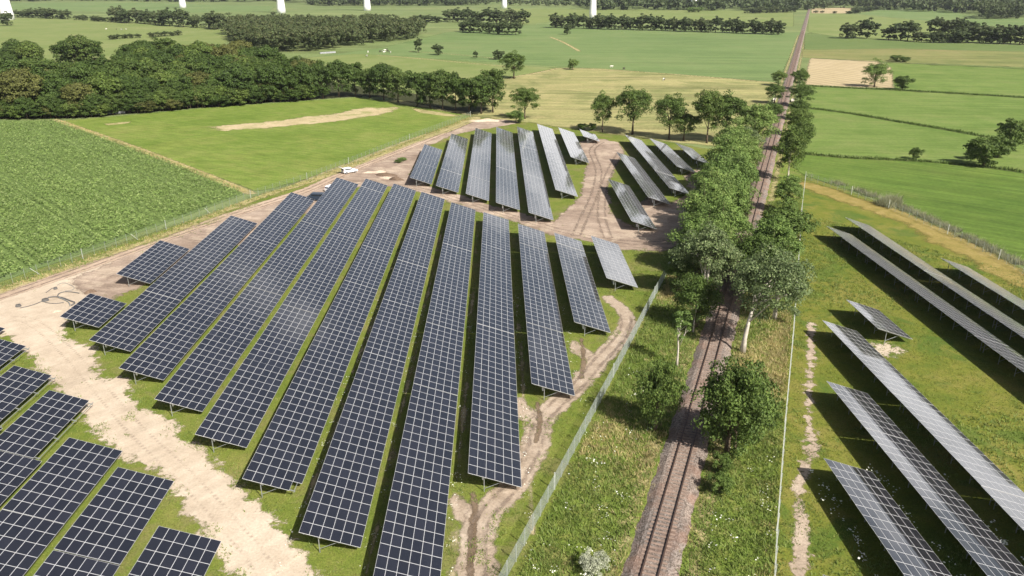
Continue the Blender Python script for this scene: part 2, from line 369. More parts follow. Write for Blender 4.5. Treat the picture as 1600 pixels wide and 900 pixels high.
poly_sheet('crop_field', [(-700,300),(-700,190),(0,188),(90,189),(200,228),(300,266),(386,302),(300,334),(150,388),(0,441),(-200,510),(-700,560)], .02, M_soil_crop, 'dark soil under the maize crop', cell=3)
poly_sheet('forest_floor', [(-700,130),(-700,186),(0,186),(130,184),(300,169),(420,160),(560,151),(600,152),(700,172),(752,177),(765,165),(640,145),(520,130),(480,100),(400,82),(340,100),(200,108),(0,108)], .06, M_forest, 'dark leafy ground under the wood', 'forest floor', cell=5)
# verges and tracks
path_sheet('dry_verge', [(86,187),(200,227),(300,265),(392,302)], 1.3, .04, M_dry, 'tan dry grass strip along the maize edge', 'verge')
path_sheet('dry_verge', [(-20,462),(100,420),(250,370),(395,312),(480,284),(545,259),(640,222),(700,202),(742,184)], [1.2,1.2,1.2,1.4,2.4,2.6,2.8,2.8], .036, M_dry, 'tan dry grass along the site fence', 'verge')
p_sand = [(-150,520),(0,462),(100,425),(200,392),(310,357),(355,342),(250,384),(182,432),(155,462),(118,482),(105,500),(100,530),(150,545),(150,590),(195,592),(215,640),(260,650),(290,690),(330,712),(372,762),(420,800),(452,838),(500,905),(560,1000),(640,1150),(470,1150),(425,1000),(365,905),(322,846),(262,745),(178,705),(122,645),(85,600),(45,556),(10,524),(-150,560)]
poly_sheet('sandy_road', p_sand, .024, M_sand, 'pale sandy road curving between the solar blocks', 'road', cell=.8)
p_dirt = [(110,440),(200,398),(300,362),(395,322),(480,294),(545,266),(640,228),(735,188),(800,186),(812,192),(770,200),(742,203),(705,212),(665,230),(640,272),(672,292),(716,304),(760,318),(810,332),(865,347),(905,310),(918,258),(905,222),(930,216),(965,222),(975,236),(960,262),(948,290),(955,335),(985,352),(1015,360),(1000,320),(1020,300),(1050,318),(1080,300),(1070,275),(1090,262),(1110,262),(1090,330),(1062,380),(1040,392),(968,390),(912,376),(850,364),(795,344),(742,329),(694,313),(650,300),(606,291),(560,292),(530,300),(500,330),(465,335),(400,372),(300,412),(215,450),(150,478)]
poly_sheet('dirt_ground', p_dirt, .028, M_dirt, 'brown churned dirt between the solar blocks', 'ground', cell=1.0)
path_sheet('site_track', [(-60,482),(0,462),(130,418),(260,371),(395,325),(480,297),(545,268),(640,230),(735,190)], [2.2,2.2,2.2,2.2,2.1,2.1,2.0,1.6], .032, M_trackline, 'worn perimeter track along the fence', 'track', cell=1.0)
p_path = smooth_path(GP([(742,960),(745,880),(752,815),(800,760),(835,700),(848,655),(905,600),(935,565),(975,520),(978,492),(950,465)]))
path_sheet('dirt_path', p_path, [1.9,1.8,1.7,1.6,1.5,1.6,1.6,1.5,1.3,1.0], .024, M_path, 'rutted dirt path curving along the railway fence', 'path', cell=.6, world=True)
p_path2 = GP([(752,815),(725,800),(708,780)]); path_sheet('dirt_path', p_path2, [1.6,1.2,.6], .020, M_path, 'short dirt spur at the end of a long row', 'path', cell=.6, world=True)
p_path3 = GP([(848,655),(820,645),(812,625)]); path_sheet('dirt_path', p_path3, [1.4,1.3,.5], .020, M_path, 'short dirt spur below a mid-length row', 'path', cell=.6, world=True)
p_path4 = GP([(930,560),(905,548),(898,535)]); path_sheet('dirt_path', p_path4, [1.4,1.3,.5], .020, M_path, 'dirt spur below the second shortest row', 'path', cell=.6, world=True)
path_sheet('wheel_rut', GP([(733,905),(737,850),(742,800),(738,770)]), [.35,.4,.4,.2], .029, M_rut, 'dark wheel rut in the dirt path', 'rut', cell=.3, world=True)
path_sheet('wheel_rut', GP([(838,690),(843,660),(840,630)]), [.3,.35,.2], .029, M_rut, 'dark rut where the path forks', 'rut', cell=.3, world=True)
path_sheet('wheel_rut', GP([(908,590),(912,560),(908,530)]), [.3,.35,.15], .029, M_rut, 'dark rut leading to the second shortest row', 'rut', cell=.3, world=True)
M_wheel = land('wheel_mark', (.40,.325,.25), (.48,.40,.315), (.57,.485,.39), big=.2, mid=.9, fine=5, fine_amt=.2, bump=.06, edge=(.28, .3, .5))
M_wheel_b = land('dirt_wheel_mark', (.19,.14,.105), (.26,.2,.155), (.33,.26,.205), big=.2, mid=.9, fine=5, fine_amt=.3, bump=.06, edge=(.3, .5, .4))
def wheel_pair(px, mat, label, z, hw=.14, gap=1.7):
    p = smooth_path(GP(px)); t = np.gradient(p, axis=0); t /= np.hypot(t[:,0], t[:,1])[:,None]; nn = np.stack([t[:,1], -t[:,0]], 1)
    for sg in (-.5, .5): path_sheet('wheel_rut', (p+nn*gap*sg)[::3], hw, z, mat, label, 'rut', cell=.5, margin=1.2, world=True)['group'] = 'pairs of wheel ruts'
wheel_pair([(-40,500),(40,500),(95,540),(150,600),(210,670),(280,735),(340,800),(400,870),(450,950)], M_wheel, 'faint wheel rut down the middle of the pale sandy road', .030, .03)
#wheel_pair([(-40,515),(30,510),(80,530),(120,580),(180,660),(250,735),(330,820),(385,890),(430,960)], M_wheel, 'faint wheel rut near the open-side edge of the sandy road', .033)
wheel_pair([(-60,484),(0,464),(130,419),(260,372),(395,326),(480,298),(545,269),(640,231),(735,191)], M_wheel_b, 'wheel rut along the worn perimeter track', .037)
wheel_pair([(560,286),(640,292),(716,312),(790,335),(860,356),(930,372),(1000,380),(1050,378)], M_wheel_b, 'wheel rut along the dirt crossing between the blocks', .034)
wheel_pair([(900,368),(915,335),(930,300),(935,265),(925,235),(940,222)], M_wheel_b, 'wheel rut turning up between rear and railside rows', .038)
wheel_pair([(950,372),(940,340),(942,300),(952,270),(968,240)], M_wheel_b, 'wheel rut beside the railside solar rows', .042)
wheel_pair([(742,960),(745,880),(752,815),(800,760),(835,700),(848,655),(905,600),(935,565),(975,520),(978,492)], M_wheel_b, 'dark wheel rut along the fence-side dirt path', .033, .1, 1.5)
for q, a_, b_2, lb in ((-27.05,66,150,'sixth'),(-19.1,56,165,'fifth'),(-11.2,45,160,'fourth'),(-3.45,62,120,'third')):
    path_sheet('worn_strip', np.array([from_row(q+6.55, t_) for t_ in np.linspace(a_, b_2, 24)]), .12, .018, M_dry_strip, 'thin tan worn strip in the %s grass gap counted from the railway fence' % lb, 'strip', cell=.6, margin=1.2, world=True)
p_bare = GP([(1268,505),(1266,560),(1264,640),(1268,700),(1250,760),(1252,830),(1250,930)])
path_sheet('bare_path', p_bare, [.4,.5,.2,.6,.35,.7,.5], .024, land('broken_soil', (.30,.235,.175), (.40,.32,.245), (.49,.41,.325), big=.15, mid=.7, fine=4, fine_amt=.3, bump=.1, edge=(.25, 1.9, .6)), 'broken bare sandy strip beside the right fence', 'path', cell=.4, world=True)
poly_sheet('bare_patch', [(1362,540),(1385,535),(1408,552),(1385,558),(1368,552)], .022, M_sand, 'sandy patch in front of the small lone table', 'patch', cell=.5)
M_tan = land('sun_dried_grass', (.19,.165,.045), (.25,.20,.06), (.31,.24,.09), big=.1, mid=.4, fine=3, fine_amt=.35, bump=.1, edge=(1.2, 5, .14))
path_sheet('dry_verge', [(1262,290),(1330,312),(1400,336),(1480,374),(1560,416),(1640,464)], [3,3.4,3.6,3.6,3.6], .030, M_tan, 'broad sun-dried grass band inside the reed fence', 'verge', cell=1.5, margin=5)
# ditches in the right fields
for pts, hw, lb in (([(1252,240),(1330,247),(1420,251),(1520,259),(1640,276)], 1.2, 'grassy ditch below the dark hawthorn clump'),
                    ([(1270,170),(1330,178),(1400,190),(1480,203),(1545,215)], 1.3, 'slanting dark ditch between bright fields'),
                    ([(1250,134),(1330,138),(1420,142),(1520,148),(1640,155)], 1.6, 'straight ditch below the stubble field'),
                    ([(1270,91),(1375,97),(1500,103),(1640,110)], 1.6, 'thin ditch above the stubble field')):
    path_sheet('ditch', pts, hw, .07, M_ditch, lb, 'ditch', cell=1.5)
for pts, hw, lb in (([(590,86),(680,94),(790,104)], 1.2, 'thin tan track across the cattle pasture'),
                    ([(640,80),(720,86),(780,92)], 1.0, 'faint tan line beside the small round bushes'),
                    ([(800,121),(850,112),(880,107),(960,110),(1090,119),(1210,130)], 1.3, 'tan grass strip between pasture and hay field'),
                    ([(860,58),(880,66),(905,80)], 1.5, 'worn cattle path curving through the cool pasture')):
    path_sheet('dry_verge', pts, hw, .065, M_dry, lb, 'verge', cell=2)

# ------------------------------------------------------------------ railway
ra = np.array(G(1015.5, 900)); rb = np.array(G(1247.5, 75))
rdir = (rb-ra)/np.hypot(*(rb-ra)); rnor = np.array([rdir[1], -rdir[0]])
R_AZ = math.atan2(rdir[0], rdir[1])
rail0 = ra-rdir*35; RLEN = 1750.0
def rail_pt(s, q): return rail0+rdir*s+rnor*q
def rail_q(P): return (P-rail0)@rnor
def strip_poly(q0, q1, s0, s1): return [tuple(rail_pt(s0, q0)), tuple(rail_pt(s0, q1)), tuple(rail_pt(s1, q1)), tuple(rail_pt(s1, q0))]
pv = strip_poly(-11.5, 10.5, 0, 330)
sheet('railway_verge', lambda P: np.where(rail_q(P) < 0, sd_poly(P, pv), sd_poly(P, pv)), pv, .026, M_verge, 1.5, 2.0, 'rough flowering grass verge along both sides of the railway', 'verge')
for q, lb in ((-3.6, 'dry yellow grass fringe on the solar side of the ballast'), (3.7, 'dry yellow grass fringe on the far side of the ballast')):
    pp = np.array([rail_pt(s, q) for s in np.linspace(0, 900, 120)])
    path_sheet('dry_fringe', pp[::6], .55, .034, M_dry, lb, 'verge', cell=1.0, world=True)
m = NT('ballast_stone')
vo = m.n('ShaderNodeTexVoronoi'); vo.inputs['Scale'].default_value = 7; m.l(m.P(), vo.inputs['Vector'])
sepc = m.n('ShaderNodeSeparateColor'); m.l(vo.outputs['Color'], sepc.inputs[0])
c = m.ramp(sepc.outputs[0], [(0, (.115,.095,.08)), (.5, (.205,.168,.145)), (1, (.31,.265,.235))])
c = m.mix(m.math('MULTIPLY', m.step(m.noise(.3, 4), .45, .65), .5), c, (.22,.13,.095))
c = m.mix(1.0, c, m.ramp(m.noise(.12, 5, .7), [(.35, (.72,.74,.76)), (.65, (1.2,1.15,1.1))]), 'MULTIPLY')
M_ballast = m.surf(c, .9, m.bump(vo.outputs['Distance'], .8, .06), .15)
prof = [(-2.5,.02),(-1.65,.40),(-1.3,.42),(1.3,.42),(1.65,.40),(2.5,.02)]
SS = np.concatenate([np.linspace(0, 200, 260), np.linspace(202, RLEN, 300)])
V = []; 
for s in SS:
    for (q, z) in prof:
        j = .10*math.sin(s*.9+q*3)+.08*math.sin(s*2.3+q) if abs(q) > 2 else 0
        x, y = rail_pt(s, q+j); V.append((x, y, z))
k = len(prof); ii = np.arange(len(SS)-1)
Fc = np.concatenate([np.stack([ii*k+j, ii*k+j+1, (ii+1)*k+j+1, (ii+1)*k+j], 1) for j in range(k-1)])
tag(add('ballast_bed', mesh_np('ballast_bed', V, Fc, M_ballast)), 'raised pinkish-brown gravel bed of the railway', 'ballast', kind='structure')
M_rail = plain('rusty_rail', (.075,.04,.028), .55, .4, .3)
M_railtop = plain('worn_rail_head', (.16,.11,.09), .35, .5, .6)
M_sleeper = plain('concrete_sleeper', (.24,.175,.14), .85, .15, 0, .25, 1.5)
track = empty('railway_track', (rail0[0], rail0[1], 0), -R_AZ)
tag(track, 'single rusty railway track running straight to the horizon', 'railway')
for q in (-.755, .755):
    b = MB(); n0 = 12
    for a in range(n0):
        y0, y1 = RLEN*a/n0, RLEN*(a+1)/n0
        b.box((q, (y0+y1)/2, .485), (.14, y1-y0, .03)); b.box((q, (y0+y1)/2, .56), (.03, y1-y0, .12)); b.box((q, (y0+y1)/2, .632), (.085, y1-y0, .024), 1)
    add('rail', b.mesh('rail', [M_rail, M_railtop]), track)
bs = MB()
pf = [(-1.3,.37),(1.3,.37),(1.3,.455),(.9,.47),(.5,.44),(-.5,.44),(-.9,.47),(-1.3,.455)]
bs.prism([(x, z) for x, z in pf], -.13, .13); me_sl = bs.mesh('sleeper', M_sleeper)
for i in range(290): add('sleeper', me_sl, track, (rnd.uniform(-.03,.03), 18+i*.62, rnd.uniform(-.008,.008)), (0, 0, rnd.uniform(-.01,.01)))
bs = MB()
for i in range(290, 1500): bs.box((0, 18+i*.62, .41), (2.6, .26, .09))
tag(add('sleeper', bs.mesh('sleeper_far', M_sleeper), track), kind='stuff')
# culvert with pale parapets where the stream passes under the railway
M_conc = plain('pale_concrete', (.62,.58,.5), .85, .2, 0, .2, 1)
cs = (np.array(G(1226, 158))-rail0)@rdir
for q, lb in ((-4.0, 'pale concrete culvert parapet on the hay-field side of the railway'), (4.0, 'pale concrete culvert parapet on the grass-field side of the railway')):
    b = MB(); b.box((0,0,.35), (1.0,7,.7)); b.box((0,0,.76), (1.25,7.4,.12))
    x, y = rail_pt(cs, q); tag(add('culvert_parapet', b.mesh('culvert_parapet', M_conc), None, (x, y, 0), (0,0,-R_AZ)), lb, 'parapet', 'culvert parapets')

# ------------------------------------------------------------------ solar tables
TILT = R(18.5); ML, MW = 1.6, 0.988; HI = 2.72
m = NT('photovoltaic_glass')
uvn = m.n('ShaderNodeUVMap'); sp = m.n('ShaderNodeSeparateXYZ'); m.l(uvn.outputs[0], sp.inputs[0])
def lines(cnt, src, wd):
    f = m.math('FRACT', m.math('MULTIPLY', src, cnt)); f = m.math('ABSOLUTE', m.math('SUBTRACT', f, .5))
    return m.step(f, .5-wd, .5-wd*.4)
l1 = lines(6, sp.outputs[0], .045); l2 = lines(10, sp.outputs[1], .035); l3 = lines(18, sp.outputs[0], .05)
ln = m.math('MAXIMUM', l1, m.math('MAXIMUM', m.math('MULTIPLY', l2, .8), m.math('MULTIPLY', l3, .35)))
oi = m.n('ShaderNodeObjectInfo'); rpi = m.n('ShaderNodeNewGeometry')
rv = m.math('FRACT', m.math('ADD', oi.outputs['Random'], rpi.outputs['Random Per Island']))
base = m.ramp(rv, [(0, (.008,.008,.011)), (.5, (.011,.011,.015)), (1, (.015,.015,.021))])
c = m.mix(m.math('MULTIPLY', ln, .35), base, (.15,.15,.18))
rg = m.ramp(rv, [(0, (.05,)*3), (1, (.10,)*3)])
M_glass = m.surf(c, rg, None, 1.0)
for nd in m.t.nodes:
    if nd.type == 'BSDF_PRINCIPLED':      # sheen and coat added to mimic bright sky reflected at grazing angles
        nd.inputs['Sheen Weight'].default_value = .8; nd.inputs['Sheen Roughness'].default_value = .26
        nd.inputs['Coat Weight'].default_value = 1.0; nd.inputs['Coat IOR'].default_value = 1.75; nd.inputs['Coat Roughness'].default_value = .06
        nd.inputs['Sheen Tint'].default_value = (1,.99,.97,1)
M_frame = plain('anodised_frame', (.66,.66,.67), .45, .5, .25, .05)
M_steel = plain('galvanised_steel', (.34,.36,.35), .5, .5, .5, .15)
M_box = plain('inverter_case', (.72,.73,.74), .5, .4)
def module_geo():
    hx, hy, h, fr = MW/2, (ML-.016)/2, .04, .019
    v = []; f = []; mi = []
    def ring(a, b, z): i = len(v); v.extend([(-a,-b,z),(a,-b,z),(a,b,z),(-a,b,z)]); return i
    o0 = ring(hx, hy, -h); o1 = ring(hx, hy, 0); i1 = ring(hx-fr, hy-fr, 0); i0 = ring(hx-fr, hy-fr, -.004)
    for a, b in ((o0, o1), (o1, i1), (i1, i0)):
        for k in range(4):
            j = (k+1) % 4; f.append((a+k, a+j, b+j, b+k)); mi.append(0)
    f.append((i0, i0+1, i0+2, i0+3)); mi.append(1)
    f.append((o0+3, o0+2, o0+1, o0)); mi.append(0)
    uv = []
    for q, mm in zip(f, mi):
        for vi in q: uv.append((v[vi][0]/(2*(hx-fr))+.5, v[vi][1]/(2*(hy-fr))+.5))
    return np.array(v), np.array(f), np.array(mi), np.array(uv)
MV, MF, MMI, MUV = module_geo()
me_mod = mesh_np('module', MV, MF, [M_frame, M_glass], MMI, uv=MUV)
TC, TS = math.cos(TILT), math.sin(TILT)
def slope(x, off=0.0): return (x*TC+off*TS, HI-x*TS+off*TC)   # along the slope from the high edge
meshes = {}
def purlin_mesh(L):
    k = ('p', round(L, 2))
    if k not in meshes: meshes[k] = MB().box((0,0,0), (.06, L, .09)).mesh('purlin', M_steel)
    return meshes[k]
b = MB()
xp, zp = slope(1.85, -.2)
b.box((xp, 0, zp/2-.05), (.08, .055, zp+.1)); pm_post = b.mesh('post', M_steel)
b = MB(); cx, cz = slope(3.0, -.19); b.box((cx, 0, cz), (5.2, .07, .12), ry=TILT); pm_raft = b.mesh('rafter', M_steel)
b = MB(); x2, z2 = slope(3.9, -.24); b.tube([(xp, 0, .45), (x2, 0, z2)], .028, 6); pm_brace = b.mesh('brace', M_steel)
b = MB(); b.box((xp-.14, .25, 1.25), (.2, .45, .6)); b.box((xp-.14, .25, .9), (.12, .3, .1)); pm_inv = b.mesh('inverter_box', M_box)
ORD = ['zeroth','first','second','third','fourth','fifth','sixth','seventh','eighth','ninth','tenth','eleventh','twelfth']
TABLES = []
def table(q, s0, ncol, label, group, detail, nacross=6, missing=(), inverter=False):
    x, y = from_row(q, s0); root = empty('solar_table', (x, y, rnd.uniform(-.04,.04)), -ROW_AZ)
    tag(root, label, 'solar table', group)
    L = ncol*ML; TABLES.append((q, s0, L))
    items = []
    for i in range(ncol):
        for j in range(nacross):
            if (i, j) in missing: continue
            sx, sz = slope((j+.5)*1.0); items.append((sx, (i+.5)*ML, sz))
    if detail == 2:
        for p in items:
            add('module', me_mod, root, (p[0], p[1], p[2]+rnd.uniform(-.002,.002)), (rnd.uniform(-.002,.002), TILT+rnd.uniform(-.003,.003), 0))
    else:
        T = np.array(items); n = len(T)
        W = np.stack([MV[:,0]*TC+MV[:,2]*TS, MV[:,1], -MV[:,0]*TS+MV[:,2]*TC], 1)
        tiltj = rng.uniform(-.004, .004, (n,1)); tj2 = rng.uniform(-.003,.003,(n,1))
        vv = (T[:,None,:]+W[None]).copy(); vv[:,:,2] += MV[None,:,0]*tiltj+MV[None,:,1]*tj2
        ff = (np.arange(n)[:,None,None]*len(MV)+MF[None]).reshape(-1,4)
        o = add('module_bank', mesh_np('module_bank', vv.reshape(-1,3), ff, [M_frame, M_glass], np.tile(MMI, n), uv=np.tile(MUV, (n,1))), root)
        tag(o, kind='stuff')
    for xs in ((.5, 2.0, 3.9, 5.5) if detail else (.5, 5.5)):
        px, pz = slope(xs, -.095)
        add('purlin', purlin_mesh(L-.05), root, (px, L/2, pz), (0, TILT, 0))
    npost = max(2, int(round(L/4.0))+1)
    for i in range(npost):
        yy = .35+(L-.7)*i/(npost-1)
        pst = add('post', pm_post, root, (0, yy, 0))
        if detail or i in (0, npost-1):
            add('brace', pm_brace, pst)
            add('rafter', pm_raft, pst)
    if inverter: add('inverter_box', pm_inv, root, (0, 1.2, 0))
    return root
def detail_for(s): return 2 if s < 122 else (1 if s < 150 else 0)
def row_tables(q, s0, s1, where, end_near, group, max_q_out=None, inverter=True, **kw):
    """tables of twelve columns set end to end from the near end; labels count from the named end"""
    n = int(round((s1-s0)/ML)); cols = []
    while n > 0:
        k = min(12, n)
        if 0 < n-k < 3: k = n
        cols.append(k); n -= k
    s = s0; N = len(cols)
    for i, k in enumerate(cols):
        num = (i+1) if end_near else (N-i)
        lb = where % (ORD[num]+' solar table' if N > 1 else 'only solar table')
        md = kw.get('missing', ()) if i == 0 else ()
        ml = kw.get('missing_last', ()) if i == N-1 else ()
        if ml == 'lastcol': ml = tuple((c_, 5) for c_ in range(k))
        table(q, s, k, lb, group, detail_for(s), missing=tuple(md)+tuple(ml), inverter=inverter and i == 0)
        s += k*ML+rnd.choice((.03,.03,.12))
GC = 'solar tables in long rows between sandy road and railway'
cw = '%%s from the dirt crossing in the %s long row from the railway fence'
central = [('j',18.85,125.8,149.2),('i',11.45,107.1,152.2),('h',4.1,87.8,158.0),('g',-3.45,68.4,168.0),('f',-11.2,49.6,176.2),('e',-19.1,59.2,185.3),
           ('d',-27.05,67.8,194.0),('c',-35.1,76.4,199.8),('b',-43.1,84.6,201.5),('a',-51.3,93.0,185.2),('z',-59.7,102.0,165.8)]
for n, (_, q, s0, s1) in enumerate(central):
    miss = ((0,5),) if _ == 'd' else ()
    row_tables(q, s0, s1, cw % ORD[n+1], False, GC, missing=miss)
table(-68.3, 110.4, 6, 'small square table of six columns beside the cables on the sand', GC, 2, inverter=True)
table(-68.3, 129.4, 12, 'lone full table beside the perimeter track and maize fence', GC, 1)
GU = 'solar tables of the rear block before the oaks'
uw = '%%s from the dirt crossing in the %s rear row from the meadow'
for n, (q, s0, s1) in enumerate([(-23.65,201.3,245.7),(-16.05,192.6,265),(-8.1,184.4,274.9),(-.65,175.9,276.6),(6.75,167.5,278.5),(14.25,187.7,283.2),(21.5,226.5,276.2),(28.7,259.5,272)]):
    row_tables(q, s0, s1, uw % ORD[n+1], True, GU)
GV = 'solar tables beside the leafy trees by the railway'
vw = '%%s from the long-row end in the %s row from the leafy railway trees'
for n, (q, s0, s1) in enumerate([(57.3,223.5,247.9),(50.3,213.3,255.6),(43.15,189.3,260.6),(36.1,180.3,233.5),(28.9,160.4,198.4)]):
    row_tables(q, s0, s1, vw % ORD[n+1], True, GV)
GL = 'solar tables across the sandy road'
lw = '%%s back from the sandy road in the %s row on its open side'
for n, (q, s1, s0) in enumerate([(-32.7,60.6,38),(-41.0,69.9,38),(-49.2,75.3,44),(-57.4,86.2,55),(-65.9,94.4,62),(-74.5,103.2,76),(-82.8,110.7,88)]):
    row_tables(q, s0, s1, lw % ORD[n+1], False, GL, inverter=False, missing_last='lastcol' if n in (3,4,5) else ())
GK = 'solar tables beyond the railway'
kw_ = '%%s from the far end in the %s row past the railway'
for n, (q, s0, s1) in enumerate([(28.2,40,53.2),(35.3,40,70.4),(42.55,38,88.3),(49.6,46,106.3),(56.75,103.9,115.4),(69.85,82,155.8),(76.55,90,161.4),(83.25,100,136)]):
    row_tables(q, s0, s1, kw_ % ORD[n+1], False, GK, inverter=False)

# ------------------------------------------------------------------ fences
M_wire = plain('green_grey_wire', (.42,.47,.43), .5, .4, .3)
M_post = plain('fence_post', (.45,.49,.46), .5, .4, .3)
M_pale = plain('pale_post', (.50,.52,.46), .6, .3)
PAN = 2.5
b = MB()
for i in range(38): b.box((0, (i+.5)*PAN/38, 1.02), (.007, .007, 1.96))
for i in range(11): b.box((.007, PAN/2, .06+i*.195), (.008, PAN, .008))
me_pan = b.mesh('mesh_panel', M_wire)
me_fp = MB().box((0,0,1.05), (.07,.07,2.1)).mesh('post', M_post)
b = MB(); b.tube([(0,-1.5,.05),(0,0,1.75)], .05, 6); me_strut = b.mesh('strut', M_pale)
b = MB(); b.box((0,0,1.1),(.10,.10,2.2)); me_cpost = b.mesh('corner_post', M_pale)
b = MB()
for i in range(20): b.box((0, (i+.5)*PAN/20, 1.02), (.005, .005, 1.96))
for i in range(8): b.box((.006, PAN/2, .06+i*.28), (.006, PAN, .006))
me_pan2 = b.mesh('mesh_panel_open', plain('dull_wire', (.28,.32,.28), .5, .4, .3))
me_fp2 = MB().box((0,0,1.05), (.05,.05,2.1)).mesh('thin_post', plain('dull_post', (.30,.34,.30), .5, .4, .3))
def fence(px, label, struts=(), pan=None, fp=None):
    pan = pan or me_pan2; fp = fp or me_fp2
    pts = np.array(px); root = empty('wire_fence', (pts[0][0], pts[0][1], 0)); tag(root, label, 'fence')
    for a, b2 in zip(pts[:-1], pts[1:]):
        L = np.hypot(*(b2-a)); n = max(1, int(round(L/PAN))); d = (b2-a)/L; az = math.atan2(-d[0], d[1]); st = L/n
        for i in range(n):
            p = a+d*(i*st)-pts[0]
            add('mesh_panel', pan, root, (p[0], p[1], 0), (0,0,az), (1, st/PAN, 1))
            add('post', fp, root, (p[0]+d[1]*.06, p[1]-d[0]*.06, 0), (0,0,az))
        e = b2-pts[0]; add('corner_post', me_cpost, root, (e[0], e[1], 0), (0,0,az))
    for x, y in struts:
        j = np.array(G(x, y)); i = int(np.argmin([np.hypot(*(j-(a+b2)/2)) for a, b2 in zip(pts[:-1], pts[1:])]))
        a, b2 = pts[i], pts[i+1]; d = (b2-a)/np.hypot(*(b2-a)); p = a+d*((j-a)@d)-pts[0]
        add('strut', me_strut, root, (p[0]+d[1]*.15, p[1]-d[0]*.15, 0), (0,0,math.atan2(-d[0], d[1])+math.pi))
fence(GP([(760,962),(866,765),(958,590),(1022,466),(1058,396)]), 'tall green-grey mesh fence between dirt path and railway verge', pan=me_pan, fp=me_fp)
fence(GP([(-60,476),(0,450),(130,405),(260,359),(392,310),(480,282),(545,257),(640,219),(735,182)]), 'wire mesh fence between the maize field and the perimeter track', [(45,432),(205,378),(325,337)])
rf = [G(1207,940), G(1213,830), G(1226,660), G(1238,530), G(1246,420), G(1252,330), G(1258,280)]
b = MB()
for z in (.5, 1.0, 1.5, 1.95): b.box((0, PAN/2, z), (.02, PAN, .02))
me_rope = b.mesh('rail_panel', M_pale)
fence(rf, 'thin pale fence along the olive grass past the railway', pan=me_rope, fp=me_fp)
fence([rf[-1]]+GP([(1330,304),(1388,326),(1480,366),(1560,406),(1640,452)]), 'mesh fence along the reeds at the mown green field')

# ------------------------------------------------------------------ foliage
def leaf_mat(name, cols, transl=.28, rough=.6, gain=1.15, own=.3):
    m = NT(name); g_ = m.n('ShaderNodeNewGeometry'); oi_ = m.n('ShaderNodeObjectInfo')
    r = m.math('ADD', m.math('MULTIPLY', g_.outputs['Random Per Island'], 1-own), m.math('MULTIPLY', oi_.outputs['Random'], own))
    c = m.ramp(r, [(i/(len(cols)-1), tuple(x*gain for x in c_)) for i, c_ in enumerate(cols)])
    n_ = m.noise(.35, 2); c = m.mix(1.0, c, m.ramp(n_, [(.35, (.8,.8,.8)), (.65, (1.2,1.2,1.15))]), 'MULTIPLY')
    return m.surf(c, rough, None, .25, transl=transl)
L_OAK = leaf_mat('oak_leaf', [(.045,.075,.016), (.065,.105,.022), (.09,.135,.03), (.135,.175,.042)], .2, gain=1.15)
L_WOOD = leaf_mat('wood_leaf', [(.038,.068,.014), (.058,.098,.02), (.082,.13,.028), (.125,.165,.04)], .18, gain=.86, own=.45)
L_FAR = leaf_mat('far_leaf', [(.05,.075,.03), (.07,.10,.037), (.09,.12,.045), (.13,.135,.06)], .18, gain=.88, own=.4)
L_FRESH = leaf_mat('fresh_leaf', [(.08,.135,.032), (.115,.18,.045), (.155,.225,.06), (.22,.27,.085)], .28, gain=1.12)
L_GREY = leaf_mat('poplar_leaf', [(.085,.125,.05), (.125,.17,.07), (.18,.22,.10), (.28,.31,.17)], .34, .45)
L_SAGE = leaf_mat('sage_leaf', [(.18,.20,.13), (.28,.30,.21), (.40,.42,.32), (.5,.52,.42)], .2)
L_REED = leaf_mat('reed_leaf', [(.16,.17,.10), (.22,.23,.14), (.30,.29,.18), (.13,.17,.08)], .3)
L_GRASS = leaf_mat('grass_blade', [(.10,.16,.022), (.14,.19,.03), (.2,.225,.05), (.27,.255,.09)], .22, gain=1.0)
L_GRASSB = leaf_mat('lush_blade', [(.10,.165,.028), (.14,.21,.04), (.19,.25,.06), (.25,.27,.09)], .22, gain=.95)
L_DRY = leaf_mat('straw_blade', [(.24,.21,.09), (.34,.29,.13), (.44,.37,.19), (.2,.21,.06)], .3)
L_CORN = leaf_mat('maize_leaf', [(.10,.16,.04), (.14,.205,.058), (.185,.245,.08), (.24,.29,.12)], .42, .5, gain=1.35)
M_FLOWER = leaf_mat('umbel_flower', [(.62,.62,.5), (.75,.75,.66), (.8,.8,.76), (.7,.72,.55)], .2)
M_BARK = plain('dark_bark', (.11,.085,.06), .9, .1, 0, .35, 2)
M_PALEBARK = plain('pale_bark', (.52,.47,.40), .85, .15, 0, .3, 1.2)

